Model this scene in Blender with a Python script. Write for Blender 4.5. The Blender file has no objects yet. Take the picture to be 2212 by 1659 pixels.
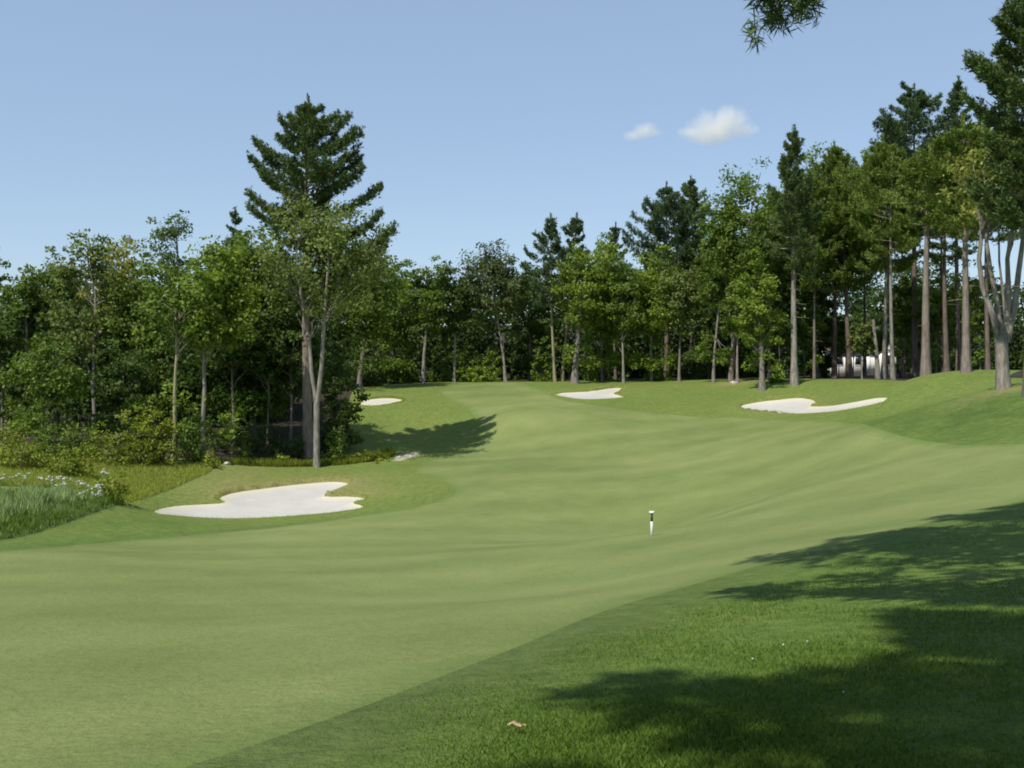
import bpy, math
import numpy as np
RNG = np.random.default_rng(11)
scene = bpy.context.scene
COL = scene.collection
PW, PH, F, HOR, EYE = 2212.0, 1659.0, 2170.0, 800.0, 1.65
SUN_EL, SUN_AZ = math.radians(54.5), math.radians(39)     # light travels towards (sin az, cos az)

# ------------------------------------------------------------------ helpers
def tag(o, label=None, cat=None, group=None, kind=None):
    if label: o['label'] = label
    if cat: o['category'] = cat
    if group: o['group'] = group
    if kind: o['kind'] = kind
    return o

def empty(name, loc):
    o = bpy.data.objects.new(name, None); COL.objects.link(o)
    o.location = loc; o.empty_display_size = 0.5
    return o

def mesh_np(name, V, Fc, mat, parent=None, tint=None, smooth=False, attrs=None):
    V = np.asarray(V, dtype=np.float32); Fc = np.asarray(Fc, dtype=np.int32)
    me = bpy.data.meshes.new(name)
    n, k = Fc.shape
    me.vertices.add(len(V)); me.vertices.foreach_set('co', V.ravel())
    me.loops.add(n * k); me.loops.foreach_set('vertex_index', Fc.ravel())
    me.polygons.add(n); me.polygons.foreach_set('loop_start', np.arange(0, n * k, k, dtype=np.int32))
    if smooth: me.polygons.foreach_set('use_smooth', np.ones(n, dtype=bool))
    me.update(calc_edges=True)
    if tint is not None:
        a = me.attributes.new('tint', 'FLOAT', 'POINT'); a.data.foreach_set('value', np.asarray(tint, dtype=np.float32))
    for nm, vals in (attrs or {}).items():
        a = me.attributes.new(nm, 'FLOAT', 'POINT'); a.data.foreach_set('value', np.asarray(vals, dtype=np.float32))
    if mat: me.materials.append(mat)
    o = bpy.data.objects.new(name, me); COL.objects.link(o)
    if parent: o.parent = parent
    return o

def tubes(paths, sides=6):
    """paths: list of (points (n,3), radii (n,)). Returns quad mesh arrays."""
    Vs, Fs, off = [], [], 0
    ang = np.linspace(0, 2 * np.pi, sides, endpoint=False)
    for P, r in paths:
        P = np.asarray(P, float); r = np.asarray(r, float)
        T = np.gradient(P, axis=0); T /= (np.linalg.norm(T, axis=1, keepdims=True) + 1e-9)
        ref = np.where(np.abs(T[:, 2:3]) > 0.9, np.array([[1., 0, 0]]), np.array([[0, 0, 1.]]))
        A = np.cross(T, ref); A /= (np.linalg.norm(A, axis=1, keepdims=True) + 1e-9)
        B = np.cross(T, A)
        ring = P[:, None, :] + r[:, None, None] * (np.cos(ang)[None, :, None] * A[:, None, :] + np.sin(ang)[None, :, None] * B[:, None, :])
        n = len(P); Vs.append(ring.reshape(-1, 3))
        i = np.arange(n - 1)[:, None] * sides; j = np.arange(sides)[None, :]; j2 = (j + 1) % sides
        q = np.stack([i + j, i + j2, i + sides + j2, i + sides + j], -1).reshape(-1, 4) + off
        Fs.append(q); off += n * sides
    return np.concatenate(Vs), np.concatenate(Fs)

def norm(v): return v / (np.linalg.norm(v, axis=-1, keepdims=True) + 1e-9)

# ------------------------------------------------------------------ materials
def new_mat(name):
    m = bpy.data.materials.new(name); m.use_nodes = True
    nt = m.node_tree; b = nt.nodes['Principled BSDF']; b.inputs['Roughness'].default_value = 0.85
    b.inputs['Specular IOR Level'].default_value = 0.2
    return m, nt, b

def nd(nt, typ, **kw):
    n = nt.nodes.new(typ)
    for k, v in kw.items(): setattr(n, k, v)
    return n

def noise(nt, scale, detail=4, rough=0.6, vec=None, mapscale=None):
    g = nd(nt, 'ShaderNodeNewGeometry')
    src = vec or g.outputs['Position']
    if mapscale:
        mp = nd(nt, 'ShaderNodeMapping'); mp.inputs['Scale'].default_value = mapscale
        if len(mapscale) == 3: nt.links.new(src, mp.inputs['Vector']); src = mp.outputs['Vector']
    n = nd(nt, 'ShaderNodeTexNoise'); n.inputs['Scale'].default_value = scale
    n.inputs['Detail'].default_value = detail; n.inputs['Roughness'].default_value = rough
    nt.links.new(src, n.inputs['Vector'])
    return n.outputs['Fac']

def ramp(nt, fac, stops):
    r = nd(nt, 'ShaderNodeValToRGB'); e = r.color_ramp.elements
    e[0].position, e[0].color = stops[0][0], (*stops[0][1], 1)
    e[1].position, e[1].color = stops[-1][0], (*stops[-1][1], 1)
    for p, c in stops[1:-1]:
        x = e.new(p); x.color = (*c, 1)
    nt.links.new(fac, r.inputs['Fac']); return r.outputs['Color']

def mix(nt, fac, a, b, mode='MIX'):
    m = nd(nt, 'ShaderNodeMix', data_type='RGBA', blend_type=mode)
    if isinstance(fac, (int, float)): m.inputs[0].default_value = fac
    else: nt.links.new(fac, m.inputs[0])
    for s, i in ((a, 6), (b, 7)):
        if isinstance(s, tuple): m.inputs[i].default_value = (*s, 1)
        else: nt.links.new(s, m.inputs[i])
    return m.outputs[2]

def mth(nt, op, a, b=None, c=None, clamp=False):
    m = nd(nt, 'ShaderNodeMath', operation=op, use_clamp=clamp)
    for i, s in enumerate((a, b, c)):
        if s is None: continue
        if isinstance(s, (int, float)): m.inputs[i].default_value = s
        else: nt.links.new(s, m.inputs[i])
    return m.outputs[0]

def attr(nt, name):
    a = nd(nt, 'ShaderNodeAttribute', attribute_name=name); return a.outputs['Fac']

def bump(nt, b, h, strength=0.4, dist=0.05):
    n = nd(nt, 'ShaderNodeBump'); n.inputs['Strength'].default_value = strength; n.inputs['Distance'].default_value = dist
    nt.links.new(h, n.inputs['Height']); nt.links.new(n.outputs['Normal'], b.inputs['Normal'])

def leaf_mat(name, col, var=0.42, trans=0.38, yellow=0.25):
    m, nt, b = new_mat(name)
    c = np.array(col) * np.array([2.0, 1.95, 1.6])
    lo = tuple(c * (1 - var)); hi = tuple(np.clip(c * (1 + var) + np.array([yellow, yellow * .7, 0]) * c.mean(), 0, 1))
    oi = nd(nt, 'ShaderNodeObjectInfo')
    t = attr(nt, 'tint')
    colr = ramp(nt, t, [(0, lo), (0.55, tuple(c)), (1, hi)])
    nt.links.new(colr, b.inputs['Base Color']); b.inputs['Roughness'].default_value = 0.6
    b.inputs['Specular IOR Level'].default_value = 0.25
    tr = nd(nt, 'ShaderNodeBsdfTranslucent'); nt.links.new(mix(nt, 1.0, colr, (1.15, 1.2, .6), 'MULTIPLY'), tr.inputs['Color'])
    ms = nd(nt, 'ShaderNodeMixShader'); ms.inputs[0].default_value = trans
    out = nt.nodes['Material Output']
    nt.links.new(b.outputs[0], ms.inputs[1]); nt.links.new(tr.outputs[0], ms.inputs[2]); nt.links.new(ms.outputs[0], out.inputs['Surface'])
    return m

def bark_mat(name, a, b_, scale=3):
    m, nt, b = new_mat(name)
    tc = nd(nt, 'ShaderNodeTexCoord')
    f = noise(nt, scale, 5, 0.65, tc.outputs['Object'], (2.2, 2.2, 0.5))
    f2 = noise(nt, 0.5, 3, 0.6, tc.outputs['Object'])
    k = mth(nt, 'ADD', mth(nt, 'MULTIPLY', f, 0.7), mth(nt, 'MULTIPLY', f2, 0.3))
    nt.links.new(ramp(nt, k, [(0.33, a), (0.62, b_)]), b.inputs['Base Color'])
    bump(nt, b, f, 0.8, 0.08); return m

LEAF = {
 'mid': leaf_mat('leaf_mid', (.062, .098, .018)),
 'bright': leaf_mat('leaf_bright', (.082, .122, .019)),
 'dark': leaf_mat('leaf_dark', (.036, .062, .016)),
 'greydark': leaf_mat('leaf_greydark', (.048, .064, .026)),
 'sage': leaf_mat('leaf_sage', (.074, .100, .030)),
 'olive': leaf_mat('leaf_olive', (.074, .098, .030), .4, .34, .08),
 'olivelight': leaf_mat('leaf_olivelight', (.125, .135, .036)),
 'blue': leaf_mat('leaf_bluegreen', (.055, .088, .036)),
 'shrub': leaf_mat('leaf_shrub', (.100, .125, .018)),
 'pine': leaf_mat('needles_dark', (.044, .070, .024), .4, .15, .2),
 'pineblue': leaf_mat('needles_blue', (.042, .070, .033), .4, .15, .15),
 'pinelight': leaf_mat('needles_light', (.072, .104, .022), .4, .26, .25),
 'marsh': leaf_mat('marsh_blades', (.150, .205, .105), .4, .3, .2),
 'meadow': leaf_mat('meadow_blades', (.155, .185, .042), .35, .3, .3),
 'turf': leaf_mat('turf_blades', (.057, .100, .017), .36, .3, .25),
}
BARK = {
 'pale': bark_mat('bark_pale', (.085, .075, .06), (.33, .30, .255)),
 'grey': bark_mat('bark_grey', (.10, .085, .07), (.26, .23, .20)),
 'yellow': bark_mat('bark_yellow', (.18, .16, .09), (.34, .31, .19)),
 'brown': bark_mat('bark_brown', (.075, .056, .045), (.20, .155, .125)),
 'red': bark_mat('bark_red', (.11, .085, .07), (.27, .225, .19)),
}

# ------------------------------------------------------------------ terrain
CP = []
def cpx(x, y, Y): CP.append(((x - PW / 2) / F * Y, Y, EYE - (y - HOR) / F * Y))
for p in [
 (1106,1659,4.3),(1106,1450,7.2),(1110,1400,8.6),(1500,1260,14),(1900,1155,18),(2212,1090,22),(400,1659,5),(0,1659,5.6),
 (0,1400,12),(0,1300,18),(0,1200,28),(0,1165,35),(560,1120,50),(350,1105,51),(755,1045,60),(683,1010,66),(380,1000,62),(150,1000,58),
 (100,1100,42),(200,1060,50),(200,930,76),(0,930,76),
 (1408,1157,40),(1408,1100,47),(1408,1000,62),(1408,900,80),(1408,850,92),(1408,824,102),
 (1715,826,88),(1750,893,72),(1750,858,82),(2170,838,50),(2088,810,64),(2000,808,68),(2212,1000,30),(2212,940,37),(2212,880,44),
 (1900,900,60),(1900,1000,42),(1900,1080,28),(1900,850,78),(1900,819,92),
 (1100,1157,40),(1100,1280,20),(1100,1060,52),(1100,1000,62),(1100,900,79),(1100,828,101),(760,838,99),(930,828,103),(820,868,89),
 (760,940,76),(900,985,70),(760,1000,68),(700,1160,40),(350,1165,40),(500,1280,20),(500,1450,9),(1500,1450,6.6),(2000,1450,6),(2000,1659,4),
 (2212,1300,9),(1800,1250,13),(1650,1080,38),(1650,950,60),(1500,860,88),(850,900,86),(970,940,79),(1060,950,77)]: cpx(*p)
CP += [(0,0,0),(-8,-6,.2),(8,-6,.6),(0,-20,1),(-30,0,-1.8),(30,5,.9),(-70,0,-2.5),(70,0,1.5),(42,52,1.1),(31.9,58,1.15),(38,72,.95),(45,88,.8),(52,100,.8),(62,72,1.0),(-80,60,-3.4),(-60,95,-2.8),(-35,105,-2),
       (-12,125,.3),(0,125,.5),(15,122,.6),(30,115,.8),(45,110,1.0),(40,140,1.1),(0,165,4),(90,110,2),(-50,150,2.5),(60,170,5),(0,250,13),(150,250,13),(-150,250,13),(0,-150,1.5),(200,0,2),(-200,0,-2),(-200,-200,0),(200,-200,2),(0,900,2),(900,0,2),(-900,0,0),(0,-900,2)]
CP = np.array(CP)
def _phi(d2): return np.sqrt(d2 + 9.0)
_n = len(CP); _A = np.zeros((_n + 3, _n + 3))
_A[:_n, :_n] = _phi(((CP[:, None, :2] - CP[None, :, :2]) ** 2).sum(-1)) + np.eye(_n) * -0.25
_A[:_n, _n] = 1; _A[:_n, _n + 1:] = CP[:, :2]; _A[_n:, :_n] = _A[:_n, _n:].T
_w = np.linalg.solve(_A, np.concatenate([CP[:, 2], np.zeros(3)]))
def terrain0(X, Y):
    X = np.atleast_1d(np.asarray(X, float)); Y = np.atleast_1d(np.asarray(Y, float)); out = np.empty(len(X))
    for s in range(0, len(X), 20000):
        x, y = X[s:s + 20000], Y[s:s + 20000]
        d2 = (x[:, None] - CP[None, :, 0]) ** 2 + (y[:, None] - CP[None, :, 1]) ** 2
        out[s:s + 20000] = _phi(d2) @ _w[:_n] + _w[_n] + _w[_n + 1] * x + _w[_n + 2] * y
    return out + 0.06 * np.sin(X * .31 + 1) * np.sin(Y * .27) * np.clip((Y - 8) / 20, 0, 1)

def hit(px, py):
    """ground points under photograph pixels (2212 wide), first crossing along each sight line"""
    px = np.atleast_1d(np.asarray(px, float)); py = np.atleast_1d(np.asarray(py, float))
    Ys = np.geomspace(2.5, 160, 420); res = np.zeros((len(px), 3))
    for i in range(len(px)):
        u = (px[i] - PW / 2) / F; v = (HOR - py[i]) / F
        d = EYE + v * Ys - terrain0(u * Ys, Ys)
        k = np.argmax(d < 0) if (d < 0).any() else len(Ys) - 1
        k = max(k, 1); t = d[k - 1] / (d[k - 1] - d[k]) if d[k] < 0 else 0
        Y = Ys[k - 1] + t * (Ys[k] - Ys[k - 1]); res[i] = (u * Y, Y, EYE + v * Y)
    return res

def smooth_closed(P, n=6):
    P = np.asarray(P, float); out = []
    N = len(P)
    for i in range(N):
        p0, p1, p2, p3 = P[i - 1], P[i], P[(i + 1) % N], P[(i + 2) % N]
        for t in np.linspace(0, 1, n, endpoint=False):
            out.append(.5 * ((2 * p1) + (-p0 + p2) * t + (2 * p0 - 5 * p1 + 4 * p2 - p3) * t * t + (-p0 + 3 * p1 - 3 * p2 + p3) * t ** 3))
    return np.array(out)

def ground_poly(pix, n=5):
    P = smooth_closed(pix, n) if n else np.asarray(pix, float)
    return hit(P[:, 0], P[:, 1])[:, :2]

def sdf(poly, X, Y):
    """signed distance, negative inside"""
    d2 = np.full(len(X), 1e18); ins = np.zeros(len(X), bool)
    for i in range(len(poly)):
        ax, ay = poly[i - 1]; bx, by = poly[i]
        ex, ey = bx - ax, by - ay; L = ex * ex + ey * ey + 1e-12
        t = np.clip(((X - ax) * ex + (Y - ay) * ey) / L, 0, 1)
        d2 = np.minimum(d2, (X - ax - t * ex) ** 2 + (Y - ay - t * ey) ** 2)
        c = (ay > Y) != (by > Y)
        if ey != 0: ins ^= c & (X < (Y - ay) / ey * ex + ax)
    d = np.sqrt(d2); return np.where(ins, -d, d)

# outlines on the ground
FAIRWAY_L = [(0,1190),(300,1165),(560,1143),(780,1114),(930,1088),(985,1062),(950,1035),(900,1018),(930,995),(1010,970),(1045,930),(1010,885),(960,858),(960,838),(1040,828),
             (1110,827),(1150,835),(1240,868),(1480,898),(1700,906),(1850,915),(1960,945),(2080,962),(2212,975)]
FAIRWAY_R = [(2212,1092),(2060,1118),(1900,1155),(1700,1205),(1500,1262),(1300,1322),(1110,1400),(930,1470),(760,1535),(560,1605),(400,1659)]
def open_ground(pix, n=4):
    P = np.array(pix, float); Q = smooth_closed(P, n)[:-(n)]; Q = np.vstack([Q, P[-1]])
    return hit(Q[:, 0], Q[:, 1])[:, :2]
fl = open_ground(FAIRWAY_L); fr = open_ground(FAIRWAY_R)
e1 = fl[-1] + (fl[-1] - fl[-4]) / np.linalg.norm(fl[-1] - fl[-4]) * 40
e2 = fr[0] + np.array([.85, .35]) * 40
FAIR = np.vstack([fl, e1[None], e2[None], fr, [[-2.6, 3.2], [-6, -3], [-30, -30], [-60, -10], [-55, 22]]])
BUNK_PX = [
 [(332,1106),(372,1094),(430,1090),(487,1086),(472,1078),(500,1066),(560,1057),(640,1047),(720,1041),(756,1047),(728,1062),(700,1073),(750,1073),(790,1077),(760,1086),(785,1095),(720,1106),(640,1113),(560,1118),(470,1119),(380,1113)],
 [(770,872),(790,865),(818,861),(850,861),(870,865),(845,871),(800,876)],
 [(1197,851),(1230,848),(1275,846),(1310,840),(1342,838),(1338,846),(1325,851),(1348,857),(1310,861),(1260,862),(1225,858)],
 [(1595,880),(1630,870),(1680,864),(1725,860),(1755,864),(1762,873),(1752,878),(1800,876),(1850,868),(1895,860),(1922,861),(1890,872),(1830,884),(1770,891),(1700,893),(1640,889)],
]
BUNK = [ground_poly(b, 4) for b in BUNK_PX]
FOREST = np.vstack([hit(*zip(*[(-350,985),(0,955),(180,965),(330,985),(470,1000),(640,1003),(730,985),(745,930),(752,875),(762,845)]))[:, :2],
                    [[-15,100],[-8,107],[0,108],[10,108],[20,103],[27,96],[30,93],[36,84],[38,74],[34,66],[30,61],[34,55],[60,60],[200,60],[500,300],[0,600],[-400,300],[-200,60]]])
EARTH = ground_poly([(1505,829),(1550,824),(1600,825),(1610,833),(1560,836)], 3) if False else None
SCAR = ground_poly([(850,992),(875,981),(905,977),(900,984),(870,993)], 3)

def terrain(X, Y, scalar=False):
    X = np.atleast_1d(np.asarray(X, float)); Y = np.atleast_1d(np.asarray(Y, float))
    z = terrain0(X, Y)
    for i, b in enumerate(BUNK):
        c = b.mean(0); near = np.hypot(X - c[0], Y - c[1]) < 22
        if near.any():
            x, y = X[near], Y[near]; d = sdf(b, x, y)
            dz = np.where(d < 0, -0.20 * np.clip(-d / 1.2, 0, 1) ** .8, 0.0)
            back = np.clip((y - c[1]) / 2.0, -.1, 1)              # a low turf lip along the far side
            dz += np.where(d >= 0, np.clip(back, 0, 1) * 0.28 * np.clip(d / .15, 0, 1) * np.exp(-d / 1.4), 0)
            z[near] += dz
    return float(z[0]) if scalar else z
def T(x, y): return terrain(x, y, True)

# polar sheet, dense in front of the viewer, reaching the horizon
ang = np.concatenate([np.linspace(-40, 40, 460), np.linspace(40, 320, 110)[1:-1]]) * np.pi / 180
rad = np.concatenate([np.geomspace(.6, 150, 470), np.geomspace(150, 2500, 40)[1:]])
na, nr = len(ang), len(rad)
GX = (rad[:, None] * np.sin(ang)[None]).ravel(); GY = (rad[:, None] * np.cos(ang)[None]).ravel()
i = np.arange(nr - 1)[:, None] * na; j = np.arange(na)[None]; j2 = (j + 1) % na
a, b, c, d = (i + j).ravel(), (i + j2).ravel(), (i + na + j2).ravel(), (i + na + j).ravel()
TR = np.vstack([np.stack([a, c, b], 1), np.stack([a, d, c], 1)])
XY = np.vstack([np.stack([GX, GY], 1), [[0, 0]]]); ctr = len(XY) - 1
TR = np.vstack([TR, np.stack([np.full(na, ctr), np.arange(na), (np.arange(na) + 1) % na], 1)])

def split(XY, TR, fv):
    """cut triangles along fv = 0; returns XY, inside tris, outside tris"""
    s = fv < 0; cnt = s[TR].sum(1)
    ins, outs = [TR[cnt == 3]], [TR[cnt == 0]]
    XY = list(map(tuple, XY)) if False else XY
    newp, cache, base = [], {}, len(XY)
    def cut(p, q):
        k = (min(p, q), max(p, q))
        if k not in cache:
            t = fv[k[0]] / (fv[k[0]] - fv[k[1]]); t = min(max(t, .002), .998)
            cache[k] = base + len(newp); newp.append(XY[k[0]] + t * (XY[k[1]] - XY[k[0]]))
        return cache[k]
    I, O = [], []
    for t in TR[(cnt == 1) | (cnt == 2)]:
        lone_in = s[t].sum() == 1
        k = [q for q in range(3) if s[t[q]] == lone_in][0]
        p, q, r = int(t[k]), int(t[(k + 1) % 3]), int(t[(k + 2) % 3])
        pq, pr = cut(p, q), cut(p, r)
        (I if lone_in else O).append((p, pq, pr)); (O if lone_in else I).extend([(pq, q, r), (pq, r, pr)])
    if I: ins.append(np.array(I)); outs.append(np.array(O))
    if newp: XY = np.vstack([XY, np.array(newp)])
    return XY, np.vstack(ins), np.vstack(outs)

bunk_tris = []
for bp in BUNK:
    XY, tin, TR = split(XY, TR, sdf(bp, XY[:, 0], XY[:, 1])); bunk_tris.append(tin)
XY, fair_t, TR = split(XY, TR, sdf(FAIR, XY[:, 0], XY[:, 1]))
XY, floor_t, TR = split(XY, TR, sdf(FOREST, XY[:, 0], XY[:, 1]))
GZ = terrain(XY[:, 0], XY[:, 1])
def sheet(name, tris, mat, origin=(0, 0, 0), attrs=None):
    u, inv = np.unique(tris, return_inverse=True)
    V = np.stack([XY[u, 0], XY[u, 1], GZ[u]], 1)
    A = {k: f(V[:, 0], V[:, 1]) for k, f in (attrs or {}).items()}
    # faces upwards
    t = inv.reshape(-1, 3); n = np.cross(V[t[:, 1]] - V[t[:, 0]], V[t[:, 2]] - V[t[:, 0]])[:, 2]
    t = np.where((n < 0)[:, None], t[:, ::-1], t)
    o = mesh_np(name, V - np.array(origin), t, mat, smooth=True, attrs=A); o.location = origin
    return o

# ---- grass and sand materials
def turf_mat(name, lo, midc, hi, fine, bstr, bdist, kind):
    m, nt, b = new_mat(name)
    n1 = noise(nt, .09, 4, .6); n2 = noise(nt, .55, 5, .65); n3 = noise(nt, fine, 4, .7)
    k = mth(nt, 'ADD', mth(nt, 'MULTIPLY', n1, .45), mth(nt, 'ADD', mth(nt, 'MULTIPLY', n2, .35), mth(nt, 'MULTIPLY', n3, .25)))
    col = ramp(nt, k, [(.40, lo), (.525, midc), (.66, hi)])
    if kind == 'fair':
        # mown swathes: alternate grain along wavy bands that follow the fairway
        g = nd(nt, 'ShaderNodeNewGeometry'); sx = nd(nt, 'ShaderNodeSeparateXYZ'); nt.links.new(g.outputs['Position'], sx.inputs[0])
        w = noise(nt, .05, 2, .5)
        ph = mth(nt, 'ADD', mth(nt, 'ADD', mth(nt, 'MULTIPLY', sx.outputs[0], -.16), mth(nt, 'MULTIPLY', sx.outputs[1], 1.15)), mth(nt, 'MULTIPLY', w, 5))
        st = mth(nt, 'SMOOTHSTEP', .3, .7, mth(nt, 'MULTIPLY', mth(nt, 'ADD', mth(nt, 'SINE', ph), 1), .5)) if False else mth(nt, 'MULTIPLY', mth(nt, 'ADD', mth(nt, 'SINE', ph), 1), .5, clamp=True)
        col = mix(nt, mth(nt, 'MULTIPLY', st, .8), col, (.84, .875, .82), 'MULTIPLY')
        sp = noise(nt, 26, 3, .75); col = mix(nt, .5, col, ramp(nt, sp, [(.3, (.62, .66, .56)), (.7, (1.28, 1.25, 1.2))]), 'MULTIPLY')
        blu = ramp(nt, noise(nt, .3, 5, .7), [(.5, (1, 1, 1)), (.68, (.90, .96, .93))])
        col = mix(nt, 1.0, col, blu, 'MULTIPLY')
        e = attr(nt, 'edge')                                   # a greener strip just inside the cut line
        nz = noise(nt, .5, 3, .6)
        ee = mth(nt, 'ADD', e, mth(nt, 'MULTIPLY', nz, 1.2))
        ef = ramp(nt, mth(nt, 'ADD', mth(nt, 'MULTIPLY', mth(nt, 'ADD', e, mth(nt, 'MULTIPLY', mth(nt, 'SUBTRACT', nz, .5), 2.2)), 1.1), 1.0), [(.3, (0, 0, 0)), (1, (.85, .85, .85))])
        col = mix(nt, ef, col, (.115, .165, .042))
    else:
        e = attr(nt, 'edge'); nz = noise(nt, 1.3, 4, .7)
        ee = mth(nt, 'ADD', e, mth(nt, 'MULTIPLY', mth(nt, 'SUBTRACT', nz, .5), .9))
        f = ramp(nt, mth(nt, 'MULTIPLY', ee, .5), [(.0, (1, 1, 1)), (.38, (.85, .85, .85)), (.75, (0, 0, 0))])
        col = mix(nt, mth(nt, 'MULTIPLY', f, attr(nt, 'cut')), col, (.088, .124, .036))
        col = mix(nt, attr(nt, 'bank'), col, (.170, .200, .050))
        col = mix(nt, mth(nt, 'MULTIPLY', attr(nt, 'lush'), mth(nt, 'MULTIPLY_ADD', noise(nt, .45, 5, .7), 3.0, -.75), clamp=True), col, (.058, .098, .020))
        dry = attr(nt, 'dry'); dn = mth(nt, 'MULTIPLY', dry, mth(nt, 'ADD', noise(nt, .9, 4, .6), .45), clamp=True)
        col = mix(nt, dn, col, (.25, .21, .095))
        long_ = attr(nt, 'long'); col = mix(nt, mth(nt, 'MULTIPLY', long_, .8), col, (.155, .195, .05))
        col = mix(nt, .9, col, ramp(nt, noise(nt, 3.2, 5, .75), [(.34, (.66, .72, .62)), (.66, (1.25, 1.2, 1.22))]), 'MULTIPLY')
        sc = attr(nt, 'scar'); sn = mth(nt, 'MULTIPLY', sc, mth(nt, 'ADD', noise(nt, 2.5, 3, .6), .55), clamp=True)
        col = mix(nt, sn, col, (.46, .41, .29))
    nt.links.new(col, b.inputs['Base Color']); b.inputs['Specular IOR Level'].default_value = .15
    bump(nt, b, n3, bstr, bdist); return m
M_FAIR = turf_mat('mown_fairway', (.144, .178, .055), (.178, .212, .071), (.216, .244, .091), 7, .8, .06, 'fair')
M_ROUGH = turf_mat('rough_grass', (.078, .132, .025), (.108, .166, .033), (.146, .190, .043), 9, .8, .08, 'rough')
m, nt, b_ = new_mat('leaf_litter'); k = noise(nt, 1.2, 6, .7)
nt.links.new(ramp(nt, k, [(.35, (.018, .015, .009)), (.5, (.042, .032, .02)), (.62, (.035, .045, .014)), (.75, (.09, .06, .036))]), b_.inputs['Base Color']); bump(nt, b_, k, .8, .15); M_FLOOR = m
m, nt, b_ = new_mat('bunker_sand'); k = noise(nt, 1.1, 5, .6); k2 = noise(nt, 9, 4, .6, None, (1, .35, 1))
kk = mth(nt, 'ADD', mth(nt, 'MULTIPLY', k, .6), mth(nt, 'MULTIPLY', k2, .4))
sc = ramp(nt, kk, [(.32, (.40, .385, .345)), (.55, (.438, .422, .382)), (.74, (.475, .458, .412))])
ed = ramp(nt, attr(nt, 'rim'), [(0, (1, 1, 1)), (1, (0, 0, 0))])
sc = mix(nt, ed, sc, (.52, .485, .36))
nt.links.new(sc, b_.inputs['Base Color']); bump(nt, b_, k2, .4, .04); M_SAND = m

f_edge = lambda x, y: np.clip(sdf(FAIR, x, y), -5, 5)
def f_dry(x, y):
    v = np.zeros(len(x))
    for bp, s in zip(BUNK, (.85, .35, .3, .3)):
        c = bp.mean(0); dd = sdf(bp, x, y)
        v = np.maximum(v, s * np.exp(-np.maximum(dd, 0) / 1.3) * np.clip((y - c[1]) / 3 + .3, 0, 1))
    p = hit([485], [1028])[0]; v = np.maximum(v, .9 * np.exp(-((x - p[0]) / 1.6) ** 2 - ((y - p[1]) / 4) ** 2))
    p = hit([1585], [828])[0]; v = np.maximum(v, np.exp(-((x - p[0]) / 1.6) ** 2 - ((y - p[1]) / 1.6) ** 2))
    p = hit([2175], [842])[0]; v = np.maximum(v, .6 * np.exp(-((x - p[0]) / 2.2) ** 2 - ((y - p[1]) / 1.2) ** 2))
    return v
LONG = ground_poly([(-300,1010),(0,1000),(200,990),(380,1000),(560,1008),(500,1040),(430,1055),(330,1075),(250,1110),(120,1140),(0,1165),(-300,1180)], 3)
f_long = lambda x, y: np.clip(-sdf(LONG, x, y) / 1.0 + .3, 0, 1)
f_cut = lambda x, y: np.clip(1.1 - y / 30, .12, 1) + .8 * np.exp(-((x + 9) / 10) ** 2 - ((y - 47) / 6) ** 2)
def f_bank(x, y):                                                  # paler, yellower turf on the left bank, near the left bunker and far away
    c = hit([880], [925])[0]; return np.maximum(.65 * np.exp(-((x - c[0]) / 5.5) ** 2 - ((y - c[1]) / 11) ** 2), .42 * np.clip((y - 44) / 24, 0, 1) * np.clip(1 - f_lush(x, y) * 1.6, 0, 1) + .5 * np.exp(-((x + 13) / 11) ** 2 - ((y - 54) / 9) ** 2))
def f_lush(x, y):                                                  # lusher, greener turf in the hollow on the right
    c = hit([2090], [900])[0]; c2 = hit([1960], [905])[0]
    return np.maximum(.75 * np.exp(-((x - c[0]) / 4) ** 2 - ((y - c[1]) / 7) ** 2), .5 * np.exp(-((x - c2[0]) / 3.5) ** 2 - ((y - c2[1]) / 7) ** 2))
f_scar = lambda x, y: np.clip(-sdf(SCAR, x, y) / .35 + .5, 0, 1)
o = sheet('rough_grass', TR, M_ROUGH, attrs={'edge': f_edge, 'cut': f_cut, 'lush': f_lush, 'bank': f_bank, 'dry': f_dry, 'long': f_long, 'scar': f_scar}); tag(o, kind='structure')
o = sheet('fairway', fair_t, M_FAIR, attrs={'edge': f_edge}); tag(o, kind='structure')
o = sheet('forest_floor', floor_t, M_FLOOR); tag(o, kind='structure')
for t, bp, lab in zip(bunk_tris, BUNK, (
    'large white sand bunker with jagged edge, nearest the viewer on the left',
    'smallest pale sand bunker, far left below the dark wood edge',
    'white sand bunker near the crest in the middle distance, centre of the green',
    'long white sand bunker with narrow curved right arm below the right-hand trees')):
    c = bp.mean(0); o = sheet('sand_bunker', t, M_SAND, (c[0], c[1], T(*c)), {'rim': lambda x, y, bp=bp: np.clip(-sdf(bp, x, y) / .6, 0, 1)})
    tag(o, lab, 'sand bunker', 'sand bunkers beside the fairway')

# ------------------------------------------------------------------ foliage builders
def leaf_quads(C, size, rng, up=0.35, out=None, asp=0.62):
    """one rhombic leaf spray per centre"""
    n = len(C)
    N = norm(rng.normal(size=(n, 3)) + np.array([0, 0, up]) + (0 if out is None else out))
    A = norm(np.cross(N, rng.normal(size=(n, 3)))); B = np.cross(N, A)
    s = (size * rng.uniform(.6, 1.35, n))[:, None]
    V = np.stack([C - A * s * .5, C + B * s * asp * .5 - A * s * .05, C + A * s * .5 + N * s * .08, C - B * s * asp * .5 + A * s * .05], 1)
    return V.reshape(-1, 3), np.arange(n * 4).reshape(-1, 4)

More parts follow.
